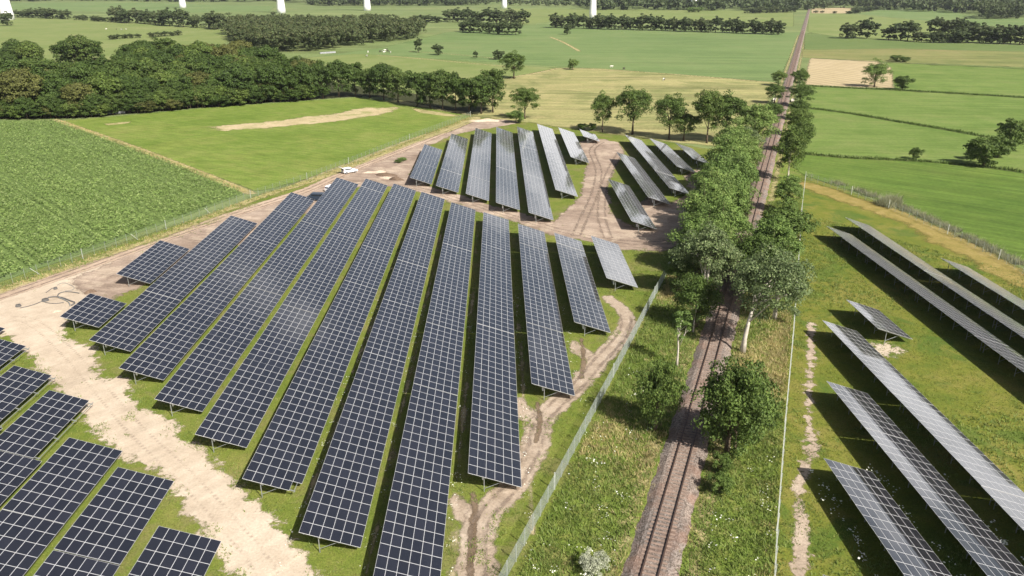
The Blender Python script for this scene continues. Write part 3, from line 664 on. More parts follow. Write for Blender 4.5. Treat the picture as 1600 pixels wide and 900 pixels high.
def quads(C, N, size, rg, aspect=.75):
    n = len(C); N = N/(np.linalg.norm(N, axis=1, keepdims=True)+1e-9)
    a = rg.normal(size=(n,3)); a -= (a*N).sum(1)[:,None]*N; a /= np.linalg.norm(a, axis=1, keepdims=True)+1e-9
    b_ = np.cross(N, a); s = (size*rg.uniform(.65,1.35,n))[:,None]
    a = a*s*.5; b_ = b_*s*.5*aspect
    V = np.stack([C-a, C-b_*.9, C+a, C+b_*.9], 1)       # leaf-shaped lozenge
    V[:,[1,3]] += (N*s*.12)[:,None,:]
    return V.reshape(-1,3), np.arange(n*4).reshape(n,4)
def crown_points(rg, H, rad, cb, nc, lp, lobes=4, top=.0, flat=1.0, fill=.25, clump=1.0):
    cz = (cb+H)/2; hz = (H-cb)/2
    d = rg.normal(size=(nc,3)); d /= np.linalg.norm(d, axis=1, keepdims=True)
    d[:,2] = np.where(rg.random(nc) < .65, np.abs(d[:,2]), d[:,2])
    ang = np.arctan2(d[:,1], d[:,0]); ph = rg.uniform(0, 6.28, 4)
    lob = 1+.16*np.sin(lobes*ang+ph[0])+.12*np.sin((lobes+3)*ang+ph[1]+3*d[:,2])+.08*np.sin(7*d[:,2]+ph[2])
    rr = np.where(rg.random(nc) < fill, rg.uniform(.25,.7,nc), rg.uniform(.72,.93,nc))*lob
    C = d*rr[:,None]*np.array([rad, rad, hz])
    C[:,:2] *= (1-top*np.clip(C[:,2]/hz, 0, 1))[:,None]
    C[:,2] += cz
    cr = rad*rg.uniform(.17,.33,nc)*clump
    P = np.repeat(C, lp, 0); r = np.repeat(cr, lp)
    e = rg.normal(size=(nc*lp,3)); e /= np.linalg.norm(e, axis=1, keepdims=True)
    e[:,2] = np.where(rg.random(nc*lp) < .7, np.abs(e[:,2]), e[:,2])
    P = P+e*(r*rg.uniform(.55,1.08,nc*lp))[:,None]*np.array([1,1,.75*flat])
    P[:,2] = np.maximum(P[:,2], .12)
    return P, e, C
def make_tree(name, seed, H, rad, cb, nc, lp, leaf, lmat, bark, trunk_r=.28, lobes=4, top=0.0, lean=0.0, stems=1, fill=.25, limbs=9, jitter=.42, clump=1.0):
    rg = np.random.default_rng(seed)
    P, e, C = crown_points(rg, H, rad, cb, nc, lp, lobes, top, fill=fill, clump=clump)
    P[:,0] += lean*np.clip(P[:,2]/H, 0, 1)**.9; C[:,0] += lean*np.clip(C[:,2]/H, 0, 1)**.9
    V, Fq = quads(P, e+rg.normal(size=P.shape)*jitter, leaf, rg)
    crown = mesh_np(name+'_crown', V, Fq, lmat)
    b = MB(); r = random.Random(seed)
    for st in range(stems):
        ox, oy = (0, 0) if stems == 1 else (r.uniform(-.5,.5), r.uniform(-.5,.5))
        top_z = cb+(H-cb)*.72; tp = []
        for i in range(6):
            f = i/5; tp.append((ox+lean*f**2.6*.8+r.uniform(-.12,.12)*f*2, oy+r.uniform(-.12,.12)*f*2, -.1+f*(top_z+.1)))
        b.tube(tp, [trunk_r*(1.35 if i == 0 else 1-.8*i/5) for i in range(6)], 8)
        for k in range(limbs):
            f = r.uniform(.35,.85) if cb > 1 else r.uniform(.15,.8); i = min(4, int(f*5)); p0 = Vector(tp[i]).lerp(Vector(tp[i+1]), f*5-i)
            tgt = Vector(C[r.randrange(len(C))]); 
            if tgt.z < p0.z: tgt.z = p0.z+.5
            mid = p0.lerp(tgt, .5)+Vector((r.uniform(-.3,.3), r.uniform(-.3,.3), r.uniform(.0,.5)))
            b.tube([p0, mid, tgt], [trunk_r*.42*(1-f*.5), trunk_r*.26*(1-f*.5), trunk_r*.08], 5)
    return crown, b.mesh(name+'_trunk', bark, True), H, rad
KIND = {
 'oak_a': make_tree('oak_a', 1, 13, 5.6, 3.6, 115, 95, .42, L_OAK, M_BARK, .34, 4),
 'oak_b': make_tree('oak_b', 2, 13, 5.2, 3.2, 100, 95, .42, L_OAK, M_BARK, .32, 3, .15, fill=.15),
 'oak_c': make_tree('oak_c', 3, 13, 5.0, 2.4, 110, 90, .42, L_OAK, M_BARK, .32, 5, .1),
 'open_oak': make_tree('open_oak', 14, 13, 5.2, 3.4, 86, 105, .40, L_OAK, M_BARK, .32, 3, .1, fill=.1, limbs=14),
 'thicket': make_tree('thicket', 4, 8, 4.0, .5, 130, 110, .27, L_OAK, M_BARK, .16, 4, .1, stems=3),
 'leafy_a': make_tree('leafy_a', 5, 12, 5.2, .9, 120, 110, .36, L_FRESH, M_BARK, .22, 5, .22, stems=2),
 'leafy_b': make_tree('leafy_b', 6, 12, 4.8, .9, 110, 110, .36, L_FRESH, M_BARK, .22, 4, .3, stems=2),
 'poplar': make_tree('poplar', 7, 14, 5.0, 4.0, 95, 130, .30, L_GREY, M_PALEBARK, .36, 3, .1, lean=5.0, fill=.2, limbs=14),
 'willow': make_tree('willow', 8, 12, 4.8, 1.6, 105, 125, .32, L_GREY, M_PALEBARK, .25, 4, .2, stems=2),
 'birch': make_tree('birch', 9, 9, 1.7, 3.0, 30, 38, .24, L_FRESH, M_PALEBARK, .15, 3, .4, fill=.5, limbs=10),
 'bush_a': make_tree('bush_a', 10, 3.2, 2.0, .1, 60, 90, .22, L_OAK, M_BARK, .08, 4, stems=3, limbs=5),
 'bush_b': make_tree('bush_b', 12, 3.0, 2.0, .1, 55, 90, .22, L_FRESH, M_BARK, .08, 5, stems=3, limbs=5),
 'sage': make_tree('sage', 13, 2.2, 1.5, .05, 45, 110, .13, L_SAGE, M_BARK, .05, 5, stems=3, limbs=5),
 'wood_a': make_tree('wood_a', 21, 17, 6.6, .8, 110, 62, .80, L_WOOD, M_BARK, .32, 4, .1, limbs=4, clump=1.15, fill=.12, jitter=.3),
 'wood_b': make_tree('wood_b', 22, 16, 6.0, .6, 100, 62, .80, L_WOOD, M_BARK, .32, 5, .2, limbs=4, clump=1.15, fill=.12, jitter=.3),
 'wood_c': make_tree('wood_c', 23, 18, 6.2, 1.0, 105, 62, .80, L_WOOD, M_BARK, .34, 3, .15, limbs=4, clump=1.15, fill=.12, jitter=.3),
 'far_a': make_tree('far_a', 31, 15, 6.4, .3, 64, 38, 1.4, L_FAR, M_BARK, .3, 4, .1, limbs=2),
 'far_b': make_tree('far_b', 32, 15, 5.8, .3, 60, 38, 1.4, L_FAR, M_BARK, .3, 5, .2, limbs=2),
}
_pt = KIND['oak_b'][1].copy(); _pt.materials[0] = M_PALEBARK; KIND['oak_pale'] = (KIND['oak_b'][0], _pt, KIND['oak_b'][2], KIND['oak_b'][3])
for nm_, src_, lm_ in (('wood_light', 'wood_b', leaf_mat('light_wood_leaf', [(.07,.11,.022), (.095,.145,.03), (.125,.175,.04), (.16,.20,.05)], .22, gain=1.0)),
                       ('wood_brown', 'wood_a', leaf_mat('olive_wood_leaf', [(.065,.075,.02), (.09,.10,.028), (.12,.13,.035), (.15,.155,.045)], .2, gain=.95))):
    _c = KIND[src_][0].copy(); _c.materials[0] = lm_; KIND[nm_] = (_c,)+KIND[src_][1:]
def tree(kind, xy, H, rad, name, label, cat='tree', group=None, rz=None, z=0.0):
    cm, tm, h0, r0 = KIND[kind]
    if kind.startswith('leafy'): H *= 1.1; rad *= 1.13
    o = empty(name, (xy[0], xy[1], z), rnd.uniform(0, 6.28) if rz is None else rz, (rad/r0, rad/r0*rnd.uniform(.94,1.06), H/h0))
    tag(o, label, cat, group)
    add('crown', cm, o); add('trunk', tm, o)
    return o
# single trees: kind, ground position, height, crown radius, name, label
for kind, px, py, H, rad, nm, lb in (
 ('thicket',1025,672,9.0,2.8,'small_tree','dark rounded small tree between the mesh fence and the ballast'),
 ('birch',1057,573,9.5,1.9,'birch_tree','slender pale-stemmed birch between fence and railway'),
 ('birch',1083,520,7.5,1.4,'birch_tree','thin birch in the shade beside the dark thicket'),
 ('thicket',1086,512,8.5,3.6,'thicket_tree','shaded dark thicket below the silvery willow'),
 ('thicket',1058,455,7.0,3.0,'thicket_tree','dark thicket leaning over the end of the mesh fence'),
 ('willow',1098,470,13,4.8,'willow_tree','silvery green willow beside the end of the mesh fence'),
 ('leafy_b',1118,440,10,3.6,'leafy_tree','fresh green tree squeezed behind the silvery willow'),
 ('leafy_a',1102,392,12.5,5.0,'leafy_tree','fresh green tree at the dirt crossing end of the belt'),
 ('leafy_b',1130,374,11.5,4.6,'leafy_tree','fresh green tree of the belt touching the ballast'),
 ('leafy_a',1118,342,13,5.4,'leafy_tree','broad fresh green tree beside the shortest rear rows'),
 ('leafy_b',1147,332,12,4.3,'leafy_tree','fresh green tree close to the rails mid-belt'),
 ('leafy_b',1130,302,13,5.2,'leafy_tree','fresh green tree level with the solar row ends'),
 ('leafy_a',1153,292,12.5,4.8,'leafy_tree','fresh green tree of the belt below the oaks'),
 ('leafy_a',1144,270,13,5.2,'leafy_tree','tall fresh green tree topping the railway belt'),
 ('leafy_a',1122,410,11,4.4,'leafy_tree','fresh green tree filling the belt above the willow'),
 ('leafy_b',1108,360,12,4.6,'leafy_tree','fresh green tree of the belt leaning over the dirt'),
 ('leafy_a',1135,318,12.5,5.0,'leafy_tree','fresh green tree in the thick of the belt'),
 ('leafy_b',1140,286,12.5,4.8,'leafy_tree','fresh green tree filling the upper belt'),
 ('leafy_a',1090,425,11,4.2,'leafy_tree','fresh green tree behind the end of the mesh fence'),
 ('leafy_b',1112,378,12,4.4,'leafy_tree','fresh green tree thickening the belt at the dirt crossing'),
 ('thicket',1150,352,7,3.2,'thicket_tree','dark understorey thicket beside the ballast in the belt'),
 ('thicket',1122,425,7.5,3.4,'thicket_tree','dark understorey thicket between willow and rails'),
 ('oak_c',1190,470,10,4.4,'oak_tree','dense dark tree filling the gap beside the poplar'),
 ('leafy_b',1205,442,11,4.2,'leafy_tree','fresh green tree between the broad oak and the grey willow'),
 ('willow',1162,247,9.5,4.6,'willow_tree','grey-green low willow behind the fresh green belt'),
 ('bush_b',1146,243,5.5,4.5,'shrub','pale green shrub under the paired oaks'),
 ('leafy_b',1178,228,12,6.2,'leafy_tree','green tree between the paired oaks and the railway'),
 ('oak_b',941,206,13.4,4.2,'oak_tree','narrow young oak, the first of the oak row'),
 ('open_oak',988,210,16,6.6,'oak_tree','spreading open oak with gaps in its crown'),
 ('open_oak',1045,218,15,5.6,'oak_tree','leaning oak with a low drooping dark limb'),
 ('oak_b',1068,220,9.5,4.6,'oak_tree','low dark oak drooping beside the leaning oak'),
 ('oak_a',1104,224,17,5.4,'oak_tree','tall oak with a bare stem, left of the pair'),
 ('oak_c',1133,222,16,6.4,'oak_tree','dense dark oak, right of the pair'),
 ('oak_a',820,186,11.8,5.4,'oak_tree','round solitary oak behind the rear solar rows'),
 ('bush_b',806,192,5,3.4,'shrub','green shrub at the foot of the round solitary oak'),
 ('oak_b',803,123,14,7.0,'oak_tree','dark oak standing off the end of the hedge'),
 ('bush_a',910,203,2.2,2.2,'shrub','low dark shrub beside the smallest rear table'),
 ('bush_a',925,204,2.6,1.8,'shrub','low dark shrub left of the narrow young oak'),
 ('poplar',1160,551,15.5,5.2,'poplar_tree','forked pale-trunked poplar leaning away from the track'),
 ('willow',1213,500,10.5,4.4,'willow_tree','grey-leaved willow at the thin pale fence'),
 ('oak_b',1178,455,10.5,4.6,'oak_tree','shaded dark tree behind the forked poplar'),
 ('oak_c',1220,406,11,5.0,'oak_tree','broad dark oak overhanging the thin pale fence'),
 ('thicket',1204,388,7,3.4,'thicket_tree','dark thicket beside the ballast below the broad oak'),
 ('leafy_b',1228,333,8,3.0,'leafy_tree','small fresh tree below the white-stemmed tree'),
 ('oak_pale',1230,283,14,4.4,'white_stemmed_tree','dark-crowned tree on a tall pale bare stem'),
 ('oak_c',1247,240,10.5,4.4,'railside_tree','dark railside tree behind the white-stemmed tree'),
 ('oak_a',1245,213,9.5,4.4,'railside_tree','dark railside tree, second behind the white-stemmed tree'),
 ('oak_c',1247,188,8,4.0,'railside_tree','small dark tree between culvert and railside trees'),
 ('oak_a',1249,167,9,5.4,'railside_tree','round dark tree beside the pale culvert parapet'),
 ('oak_b',1248,141,10,4.4,'railside_tree','upright dark tree between railway and stubble field'),
 ('oak_c',1216,134,7.5,4.2,'railside_tree','round dark tree at the hay field corner'),
 ('oak_b',1210,162,8.5,5.0,'railside_tree','dark tree on the hay-field side of the culvert'),
 ('oak_a',1203,196,8,4.5,'railside_tree','low dark tree by the ballast at the hay field'),
 ('thicket',1142,707,11.2,4.5,'thicket_tree','large dense dark thicket overhanging the rails'),
 ('thicket',1168,690,6.5,2.8,'thicket_tree','lower shoulder of dark thicket on the fence side'),
 ('bush_a',1127,742,2.6,1.2,'bush','dark bush below the large thicket'),
 ('bush_a',1123,772,2.4,1.3,'bush','small dark bush touching the ballast edge'),
 ('sage',926,894,2.0,1.45,'bush','silvery grey bush in the flowering verge'),
 ('bush_a',1536,260,8.0,5.6,'hawthorn_tree','dark rounded hawthorn clump on the ditch'),
 ('bush_a',1580,234,9.5,5.8,'field_tree','brownish tree behind the dark hawthorn clump'),
 ('bush_a',1558,246,6.5,4.6,'hawthorn_tree','olive rounded bush between hawthorn clump and brownish tree'),
 ('bush_a',1430,249,3.5,1.9,'bush','single dark bush on the ditch'),
 ('bush_a',1520,249,4,2.6,'bush','low bush beside the hawthorn clump'),
 ('leafy_a',1366,136,12,5.6,'field_tree','yellow-green tree at the stubble field corner'),
 ('bush_a',1410,140,6.5,4.6,'field_tree','dark round thicket beside the yellow-green tree'),
 ('bush_a',1400,96,4,5,'bush','low dark bush on the thin ditch'),
 ('bush_a',1413,97,3.5,4,'bush','second low dark bush on the thin ditch'),
 ('bush_b',895,109,6.5,3.4,'bush','wind-bent bush on the hay field boundary'),
 ('far_a',886,54,11,4.6,'field_tree','single dark tree alone on the cool pasture'),
 ('far_b',654,82,11,3.2,'field_tree','upright light bush-tree in the cattle pasture'),
 ('far_a',685,86,8,4.0,'field_tree','dark round bush on the cattle pasture line'),
 ('far_b',743,91,5,1.8,'field_tree','tiny bush midway along the pasture line'),
 ('far_a',779,93,6.5,4.2,'field_tree','round bush near the dark oak off the hedge'),
 ('far_a',11,40,17,8.0,'field_tree','round tree at the foot of the broad turbine')):
    tree(kind, G(px, py), H, rad, nm, lb, 'bush' if nm in ('bush', 'shrub') else 'tree', rz={'poplar': 0.35}.get(kind))
# hedge of tall trees at the meadow
GH = 'tall hedge trees between meadow and hay field'
for px, py, H, rad, kd in ((428,160,17,6,'wood_a'),(452,158,16,5.5,'wood_c'),(478,156,17,5.5,'wood_a'),(505,154,17,5,'wood_b'),(530,152,17,6,'wood_a'),(556,151,16,5.5,'wood_c'),(578,153,13,5,'wood_b'),
                           (600,156,16.5,6,'wood_a'),(622,160,15,5,'wood_b'),(652,166,15,6,'wood_c'),(672,168,14,5,'wood_b'),(692,171,16.5,5.5,'wood_a'),(712,173,15.5,5,'wood_b'),(733,176,14,5,'wood_c'),(752,178,15.5,6.2,'wood_a'),(770,176,18,5.5,'wood_c')):
    tree(kd, G(px, py), H, rad, 'hedge_tree', 'tall dark hedge tree between bright meadow and hay field', group=GH)
# woods
def wood(px, spacing, kinds, H, rad, label, group, seed, limit=300):
    poly = np.array(GP(px)); rg = np.random.default_rng(seed); lo, hi = poly.min(0), poly.max(0); P = []
    for yy in np.arange(lo[1], hi[1]+spacing, spacing*.87):
        for xx in np.arange(lo[0], hi[0]+spacing, spacing):
            P.append((xx+rg.uniform(-.38,.38)*spacing+(int(yy/spacing) % 2)*spacing*.5, yy+rg.uniform(-.38,.38)*spacing))
    P = np.array(P); P = P[inside(P, poly)]; P = P[np.argsort(np.hypot(P[:,0], P[:,1]))]
    for x, y in P[:limit]:
        s = rg.uniform(.68, 1.12)
        de = seg_dist(np.array([[x, y]]), np.array([G(130,183), G(-120,188)]), np.array([G(500,153), G(130,183)]))[0]
        lb, gp = label, group
        dep = y*CT+CAM_H*ST; ipx = 800+FPX*x/dep; ipy = 450+FPX*(CAM_H*CT-y*ST)/dep
        if ipx < 205 and 116 < ipy < 143: s *= .55           # low scrub between the front and back of the wood
        if de < 11: lb, gp = ('dark edge tree of the wood beside the maize field', 'wood edge trees along the maize') if x < G(120,183)[0] else ('dark edge tree of the wood beside the bright meadow', 'wood edge trees along the meadow')
        tree(rnd.choice(kinds), (x, y), H*s*rg.uniform(.9,1.08), rad*s, 'wood_tree', lb, group=gp)
    return len(P)
WK = ['wood_a','wood_b','wood_c','wood_a','wood_c','wood_light','wood_brown']
n1 = wood([(-120,188),(0,186),(130,183),(300,168),(420,159),(500,153),(470,138),(420,118),(350,108),(210,108),(180,130),(0,112),(-120,112)], 11.0, WK, 16.5, 6.9, 'leafy crown inside the wood behind the maize and meadow', 'inner trees of the wood', 5)
wood([(0,112),(60,112),(60,104),(0,104)], 11, WK, 15, 6, 'dark tree at the back of the maize wood', 'trees of the wood behind the maize', 6)
for px, py in ((30,104),(40,106),(105,105),(120,106),(135,107),(150,106),(220,104),(235,104),(262,106)):
    tree(rnd.choice(WK), G(px, py), rnd.uniform(15,20), rnd.uniform(6,8), 'wood_tree', 'big rounded tree at the back edge of the maize wood', group='back-edge trees of the maize wood')
for (xa, ya), (xb, yb), n_ in (((-60,187),(130,184),26), ((130,184),(300,170),24), ((300,170),(500,155),28)):
    A, B = np.array(G(xa, ya)), np.array(G(xb, yb))
    for i in range(n_):
        p = A+(B-A)*((i+rnd.random())/n_)+np.array([0, rnd.uniform(-1,4)])
        tree(rnd.choice(WK), p, rnd.uniform(5,10), rnd.uniform(3.2,4.8), 'wood_shrub', 'leafy shrub filling the foot of the wood edge', 'shrub', 'shrubs at the wood edge')
def belt(a, b_, n, H, rad, kinds, label, group, name='belt_tree', wob=6):
    A, B = np.array(G(*a)), np.array(G(*b_))
    for i in range(n):
        f = (i+rnd.uniform(.2,.8))/n; p = A+(B-A)*f+np.array([rnd.uniform(-wob,wob)*.4, rnd.uniform(-wob,wob)])
        s = rnd.uniform(.75,1.15); tree(rnd.choice(kinds), p, H*s, rad*s*rnd.uniform(.9,1.15), name, label, group=group)
FK = ['far_a','far_b']
belt((862,43),(1035,48),22, 15, 7.0, FK, 'dark tree of the long belt behind the cool pasture', 'trees of the long belt', wob=8)
belt((1035,48),(1216,54),20, 14, 6.5, FK, 'dark tree of the long belt behind the cool pasture', 'trees of the long belt', wob=8)
belt((178,34),(348,46),18, 18, 8, FK, 'dark tree of the left belt before the turbines', 'trees of the left belt')
belt((25,27),(112,30),12, 13, 8, FK, 'low tree of the leftmost hedge before the turbines', 'trees of the leftmost hedge')
belt((120,31),(176,34),8, 7, 6, FK, 'low tree of the leftmost hedge before the turbines', 'trees of the leftmost hedge')
belt((168,62),(285,55),10, 5, 4, FK, 'low bush of the broken hedge in the left pasture', 'bushes of the broken hedge', 'hedge_bush')
belt((695,34),(818,38),14, 17, 8, FK, 'dark tree of the middle clump on the pasture', 'trees of the middle clump')
belt((716,50),(806,55),8, 14, 7, FK, 'dark tree of the middle clump on the pasture', 'trees of the middle clump')
belt((648,33),(690,36),4, 9, 8, FK, 'low tree beside the middle clump', 'low trees beside the middle clump')
belt((1315,60),(1362,60),3, 16, 8, FK, 'round dark tree of the first clump right of the railway', 'first clump right of the railway', wob=3)
belt((1378,62),(1425,64),3, 15, 8, FK, 'round dark tree of the second clump right of the railway', 'second clump right of the railway', wob=3)
belt((1432,66),(1500,67),9, 10, 6, FK, 'dark tree of the long right hedge', 'trees of the long right hedge', wob=4)
belt((1500,66),(1612,70),12, 15, 7, FK, 'dark tree of the long right hedge', 'trees of the long right hedge', wob=4)
belt((1458,52),(1522,54),8, 15, 8, FK, 'dark tree of the double row behind the right hedge', 'double row behind the right hedge', wob=4)
belt((1262,20),(1335,22),4, 5, 5, FK, 'small bush on the far stubble edge', 'bushes on the far stubble edge', 'field_bush')
belt((1165,21),(1240,19),12, 10, 9, FK, 'far tree left of the railway', 'far trees left of the railway')
belt((1372,15),(1330,22),8, 9, 8, FK, 'tree of the slanting far hedge', 'trees of the slanting far hedge')
# far woods that read as one mass
def mass(px, spacing, H, rad, label, seed, nc=16, lp=16, leaf=3.0):
    poly = np.array(GP(px)); rg = np.random.default_rng(seed); lo, hi = poly.min(0), poly.max(0)
    X, Y = np.meshgrid(np.arange(lo[0], hi[0], spacing), np.arange(lo[1], hi[1], spacing)); P = np.stack([X.ravel(), Y.ravel()], 1)
    P += rg.uniform(-.4,.4,P.shape)*spacing; P = P[inside(P, poly)]; VV = []; NN = []
    for x, y in P:
        s = rg.uniform(.8,1.15); pts, e, _ = crown_points(rg, H*s, rad*s, .5, nc, lp, fill=.1)
        VV.append(pts+np.array([x, y, 0])); NN.append(e)
    VV = np.concatenate(VV); NN = np.concatenate(NN)
    V, Fq = quads(VV, NN+rg.normal(size=NN.shape)*.45, leaf, rg)
    tag(add('woodland', mesh_np('woodland', V, Fq, L_FAR)), label, 'wood', kind='stuff')
    return len(P)
c1 = mass([(345,52),(370,72),(420,83),(500,81),(540,74),(600,67),(655,62),(660,52),(600,46),(500,45),(430,44),(370,44)], 12, 16, 8, 'large rounded wood in the middle distance before the turbines', 51, 26, 34, 1.5)
c2 = mass([(485,9.5),(735,9),(735,5),(485,5)], 26, 17, 15, 'dark far wood behind the middle turbines', 52, 14, 12, 5)
c3 = mass([(895,15),(1080,17),(1250,16),(1330,12),(1330,4),(895,5)], 40, 18, 22, 'far wood on the skyline left of the railway end', 53, 12, 12, 7)
c4 = mass([(1340,13),(1440,19),(1530,21),(1620,28),(1680,28),(1680,4),(1340,4)], 34, 20, 20, 'dark far wood at the right skyline', 54, 12, 12, 7)
c5 = mass([(1528,30),(1590,30),(1610,24),(1540,24)], 14, 22, 10, 'rounded projecting corner of the dark right wood', 55, 18, 16, 2.6)
c6 = mass([(-60,22),(5,22),(5,8),(-60,8)], 26, 16, 14, 'dark wood behind the broad turbine', 56, 14, 12, 5)
c7 = mass([(720,8),(900,11),(900,9),(720,6)], 36, 10, 14, 'thin hedge line far behind the middle clump', 57, 10, 10, 5)
c8 = mass([(0,2),(500,4),(900,3),(1600,2),(1600,0),(0,-1)], 90, 22, 45, 'last wooded strip below the skyline', 58, 10, 10, 16)
print('mass', n1, c1, c2, c3, c4, c5, c6, c7, c8)

# ------------------------------------------------------------------ crops, grass, flowers, reeds
P_SAND = np.array(GP(p_sand)); P_DIRT = np.array(GP(p_dirt))
def bare(P):
    """how deep inside bare soil a point lies (metres, negative outside)"""
    d = np.maximum(sd_poly(P, P_SAND), sd_poly(P, P_DIRT))
    d = np.maximum(d, sd_path(P, p_path, 1.6)); d = np.maximum(d, sd_path(P, np.array(p_path2), 1.2))
    d = np.maximum(d, sd_path(P, np.array(p_path3), 1.1)); d = np.maximum(d, sd_path(P, np.array(p_path4), 1.1))
    d = np.maximum(d, sd_path(P, np.array(p_bare), .5)); d = np.maximum(d, 2.6-np.abs(rail_q(P)))
    return d
def scatter(poly, per_m2, seed, keep=None):
    poly = np.asarray(poly); rg = np.random.default_rng(seed); lo, hi = poly.min(0), poly.max(0)
    n = int(per_m2*(hi-lo).prod()); P = rg.uniform(lo, hi, (n,2)); P = P[inside(P, poly)]
    if keep is not None: P = P[keep(P, rg)]
    return P, rg
def tufts(name, P, rg, h, wd, blades, spread, mat, label, cat, parent=None):
    n = len(P); k = n*blades
    B = np.repeat(P, blades, 0)+rg.normal(size=(k,2))*spread*.5
    hh = np.repeat(rg.uniform(h[0], h[1], n), blades)*rg.uniform(.6,1.15,k)
    a = rg.uniform(0, 6.28, k); dx, dy = np.cos(a)*wd*.5, np.sin(a)*wd*.5
    tip = rg.normal(size=(k,2))*hh[:,None]*.45
    V = np.empty((k,3,3)); V[:,0] = np.stack([B[:,0]-dx, B[:,1]-dy, np.full(k,.02)], 1); V[:,1] = np.stack([B[:,0]+dx, B[:,1]+dy, np.full(k,.02)], 1)
    V[:,2] = np.stack([B[:,0]+tip[:,0], B[:,1]+tip[:,1], hh], 1)
    return tag(add(name, mesh_np(name, V.reshape(-1,3), np.arange(k*3).reshape(k,3), mat)), label, cat, kind='stuff')
def patchy(P, rg, scale, seed):
    r = np.random.default_rng(seed); v = np.zeros(len(P))
    for _ in range(5):
        k = r.normal(size=2)/scale; v += np.sin(P@k+r.uniform(0,6.28))
    return v
# railway verges
pvn = strip_poly(-11.5, 10.5, 10, 175)
P, rg = scatter(pvn, 15, 61, lambda P, rg: bare(P) < -.1-rg.exponential(.25, len(P)))
pt = patchy(P, rg, 3.5, 1); dry = pt+rg.normal(size=len(P))*.8 > .9
tufts('verge_grass', P[~dry], rg, (.2,.6), .11, 4, .35, L_GRASSB, 'tall lush green grass of the railway verge', 'grass')
tufts('dry_grass', P[dry], rg, (.25,.6), .10, 4, .35, L_DRY, 'straw-coloured dead grass tussocks in the railway verge', 'grass')
fr = np.concatenate([np.array([rail_pt(s, q) for s in np.arange(12, 190, .3)]) for q in (-2.9, 3.0)]); rg = np.random.default_rng(62)
fr = fr+rg.normal(size=fr.shape)*.35; fr = fr[patchy(fr, rg, 2.0, 3) > -.4]
tufts('dry_fringe_grass', fr, rg, (.2,.5), .09, 5, .3, L_DRY, 'yellow dry grass fringe at the ballast foot', 'grass')
# solar field grass
fc = [from_row(q, s) for q, s in ((-95,60),(-40,38),(30,40),(40,60),(36,110),(34,160),(-45,205),(-80,160))]
P, rg = scatter(fc, 4.5, 63, lambda P, rg: (bare(P) < -.1-rg.exponential(.5, len(P))) & (rail_q(P) < -11))
tufts('field_grass', P, rg, (.08,.26), .08, 4, .3, L_GRASS, 'short yellow-green grass between the long solar rows', 'grass')
# green fringe and weeds creeping over the bare soil edge
P, rg = scatter(fc, 5, 64, lambda P, rg: (bare(P) < rg.exponential(.55, len(P))) & (bare(P) > -1.5) & (patchy(P, rg, 2.2, 5) > .2))
tufts('weed_fringe', P, rg, (.1,.3), .10, 4, .35, L_GRASSB, 'lush weeds creeping over the sandy edges', 'weeds')
P, rg = scatter(fc, 9, 66, lambda P, rg: (bare(P) > 0) & (bare(P) < 2.6) & (patchy(P, rg, 1.1, 15)+.9*patchy(P, rg, 3.0, 16) > 2.6+.5*bare(P)) & (P[:,1] < 125))
tufts('sand_weeds', P, rg, (.1,.3), .10, 4, .3, L_GRASSB, 'scattered weed clumps growing out of the pale sand', 'weeds')
fr_ = [from_row(q, s) for q, s in ((14,38),(60,36),(100,70),(100,130),(75,170),(64,170),(56,140))]
P, rg = scatter(fr_, 5.5, 65, lambda P, rg: (bare(P) < -.1-rg.exponential(.3, len(P))) & (rail_q(P) > 10))
pt = patchy(P, rg, 5, 7); lush = pt+rg.normal(size=len(P))*.7 > .6
tufts('olive_grass', P[~lush], rg, (.08,.22), .08, 4, .3, L_GRASS, 'short olive grass around the rows past the railway', 'grass')
tufts('lush_grass', P[lush], rg, (.15,.45), .11, 4, .35, L_GRASSB, 'lush green grass patches around the rows past the railway', 'grass')
# white umbels
def flowers(P, rg, label, size=(.07,.2), zr=(.35,.75)):
    C = np.column_stack([P, rg.uniform(zr[0], zr[1], len(P))]); N = np.tile([0,0,1.0], (len(P),1))+rg.normal(size=(len(P),3))*.25
    V, Fq = quads(C, N, 1.0, rg, 1.0)
    s = rg.uniform(size[0], size[1], len(P)); V = (V.reshape(-1,4,3)-C[:,None])*s[:,None,None]+C[:,None]
    tag(add('wild_flowers', mesh_np('wild_flowers', V.reshape(-1,3), Fq, M_FLOWER)), label, 'flowers', kind='stuff')
def clusters(poly, n, k, sp, seed, cond):
    C, rg = scatter(poly, 1.0, seed, cond); C = C[rg.permutation(len(C))[:n]]
    kk = rg.integers(2, k, len(C)); return np.repeat(C, kk, 0)+rg.normal(size=(kk.sum(),2))*sp, rg
P, rg = clusters(strip_poly(-11, -4, 16, 75), 45, 8, .3, 71, None); flowers(P, rg, 'white umbel flowers in the verge by the mesh fence')
P, rg = clusters(strip_poly(4.5, 10, 16, 70), 40, 8, .3, 72, None); flowers(P, rg, 'white umbel flowers in the verge past the ballast')
rowq = [-27.05,-19.1,-11.2,-3.45,4.1]
Pl = []
rg = np.random.default_rng(73)
for q in rowq:
    for _ in range(70):
        s = rg.uniform(48, 125); c0 = np.array(from_row(q+6.3+rg.uniform(-.3,.5), s)); Pl.append(c0+rg.normal(size=(rg.integers(1,5),2))*.25)
flowers(np.concatenate(Pl), rg, 'small white flowers along the low edges of the long rows', (.07,.16), (.15,.4))
Pl = []
for q in (28.2, 35.3, 42.55):
    for _ in range(26):
        s = rg.uniform(44, 72); c0 = np.array(from_row(q+6.0+rg.uniform(-.2,.9), s)); Pl.append(c0+rg.normal(size=(rg.integers(2,9),2))*.3)
flowers(np.concatenate(Pl), rg, 'white umbel clusters between the rows past the railway', (.1,.26), (.3,.8))
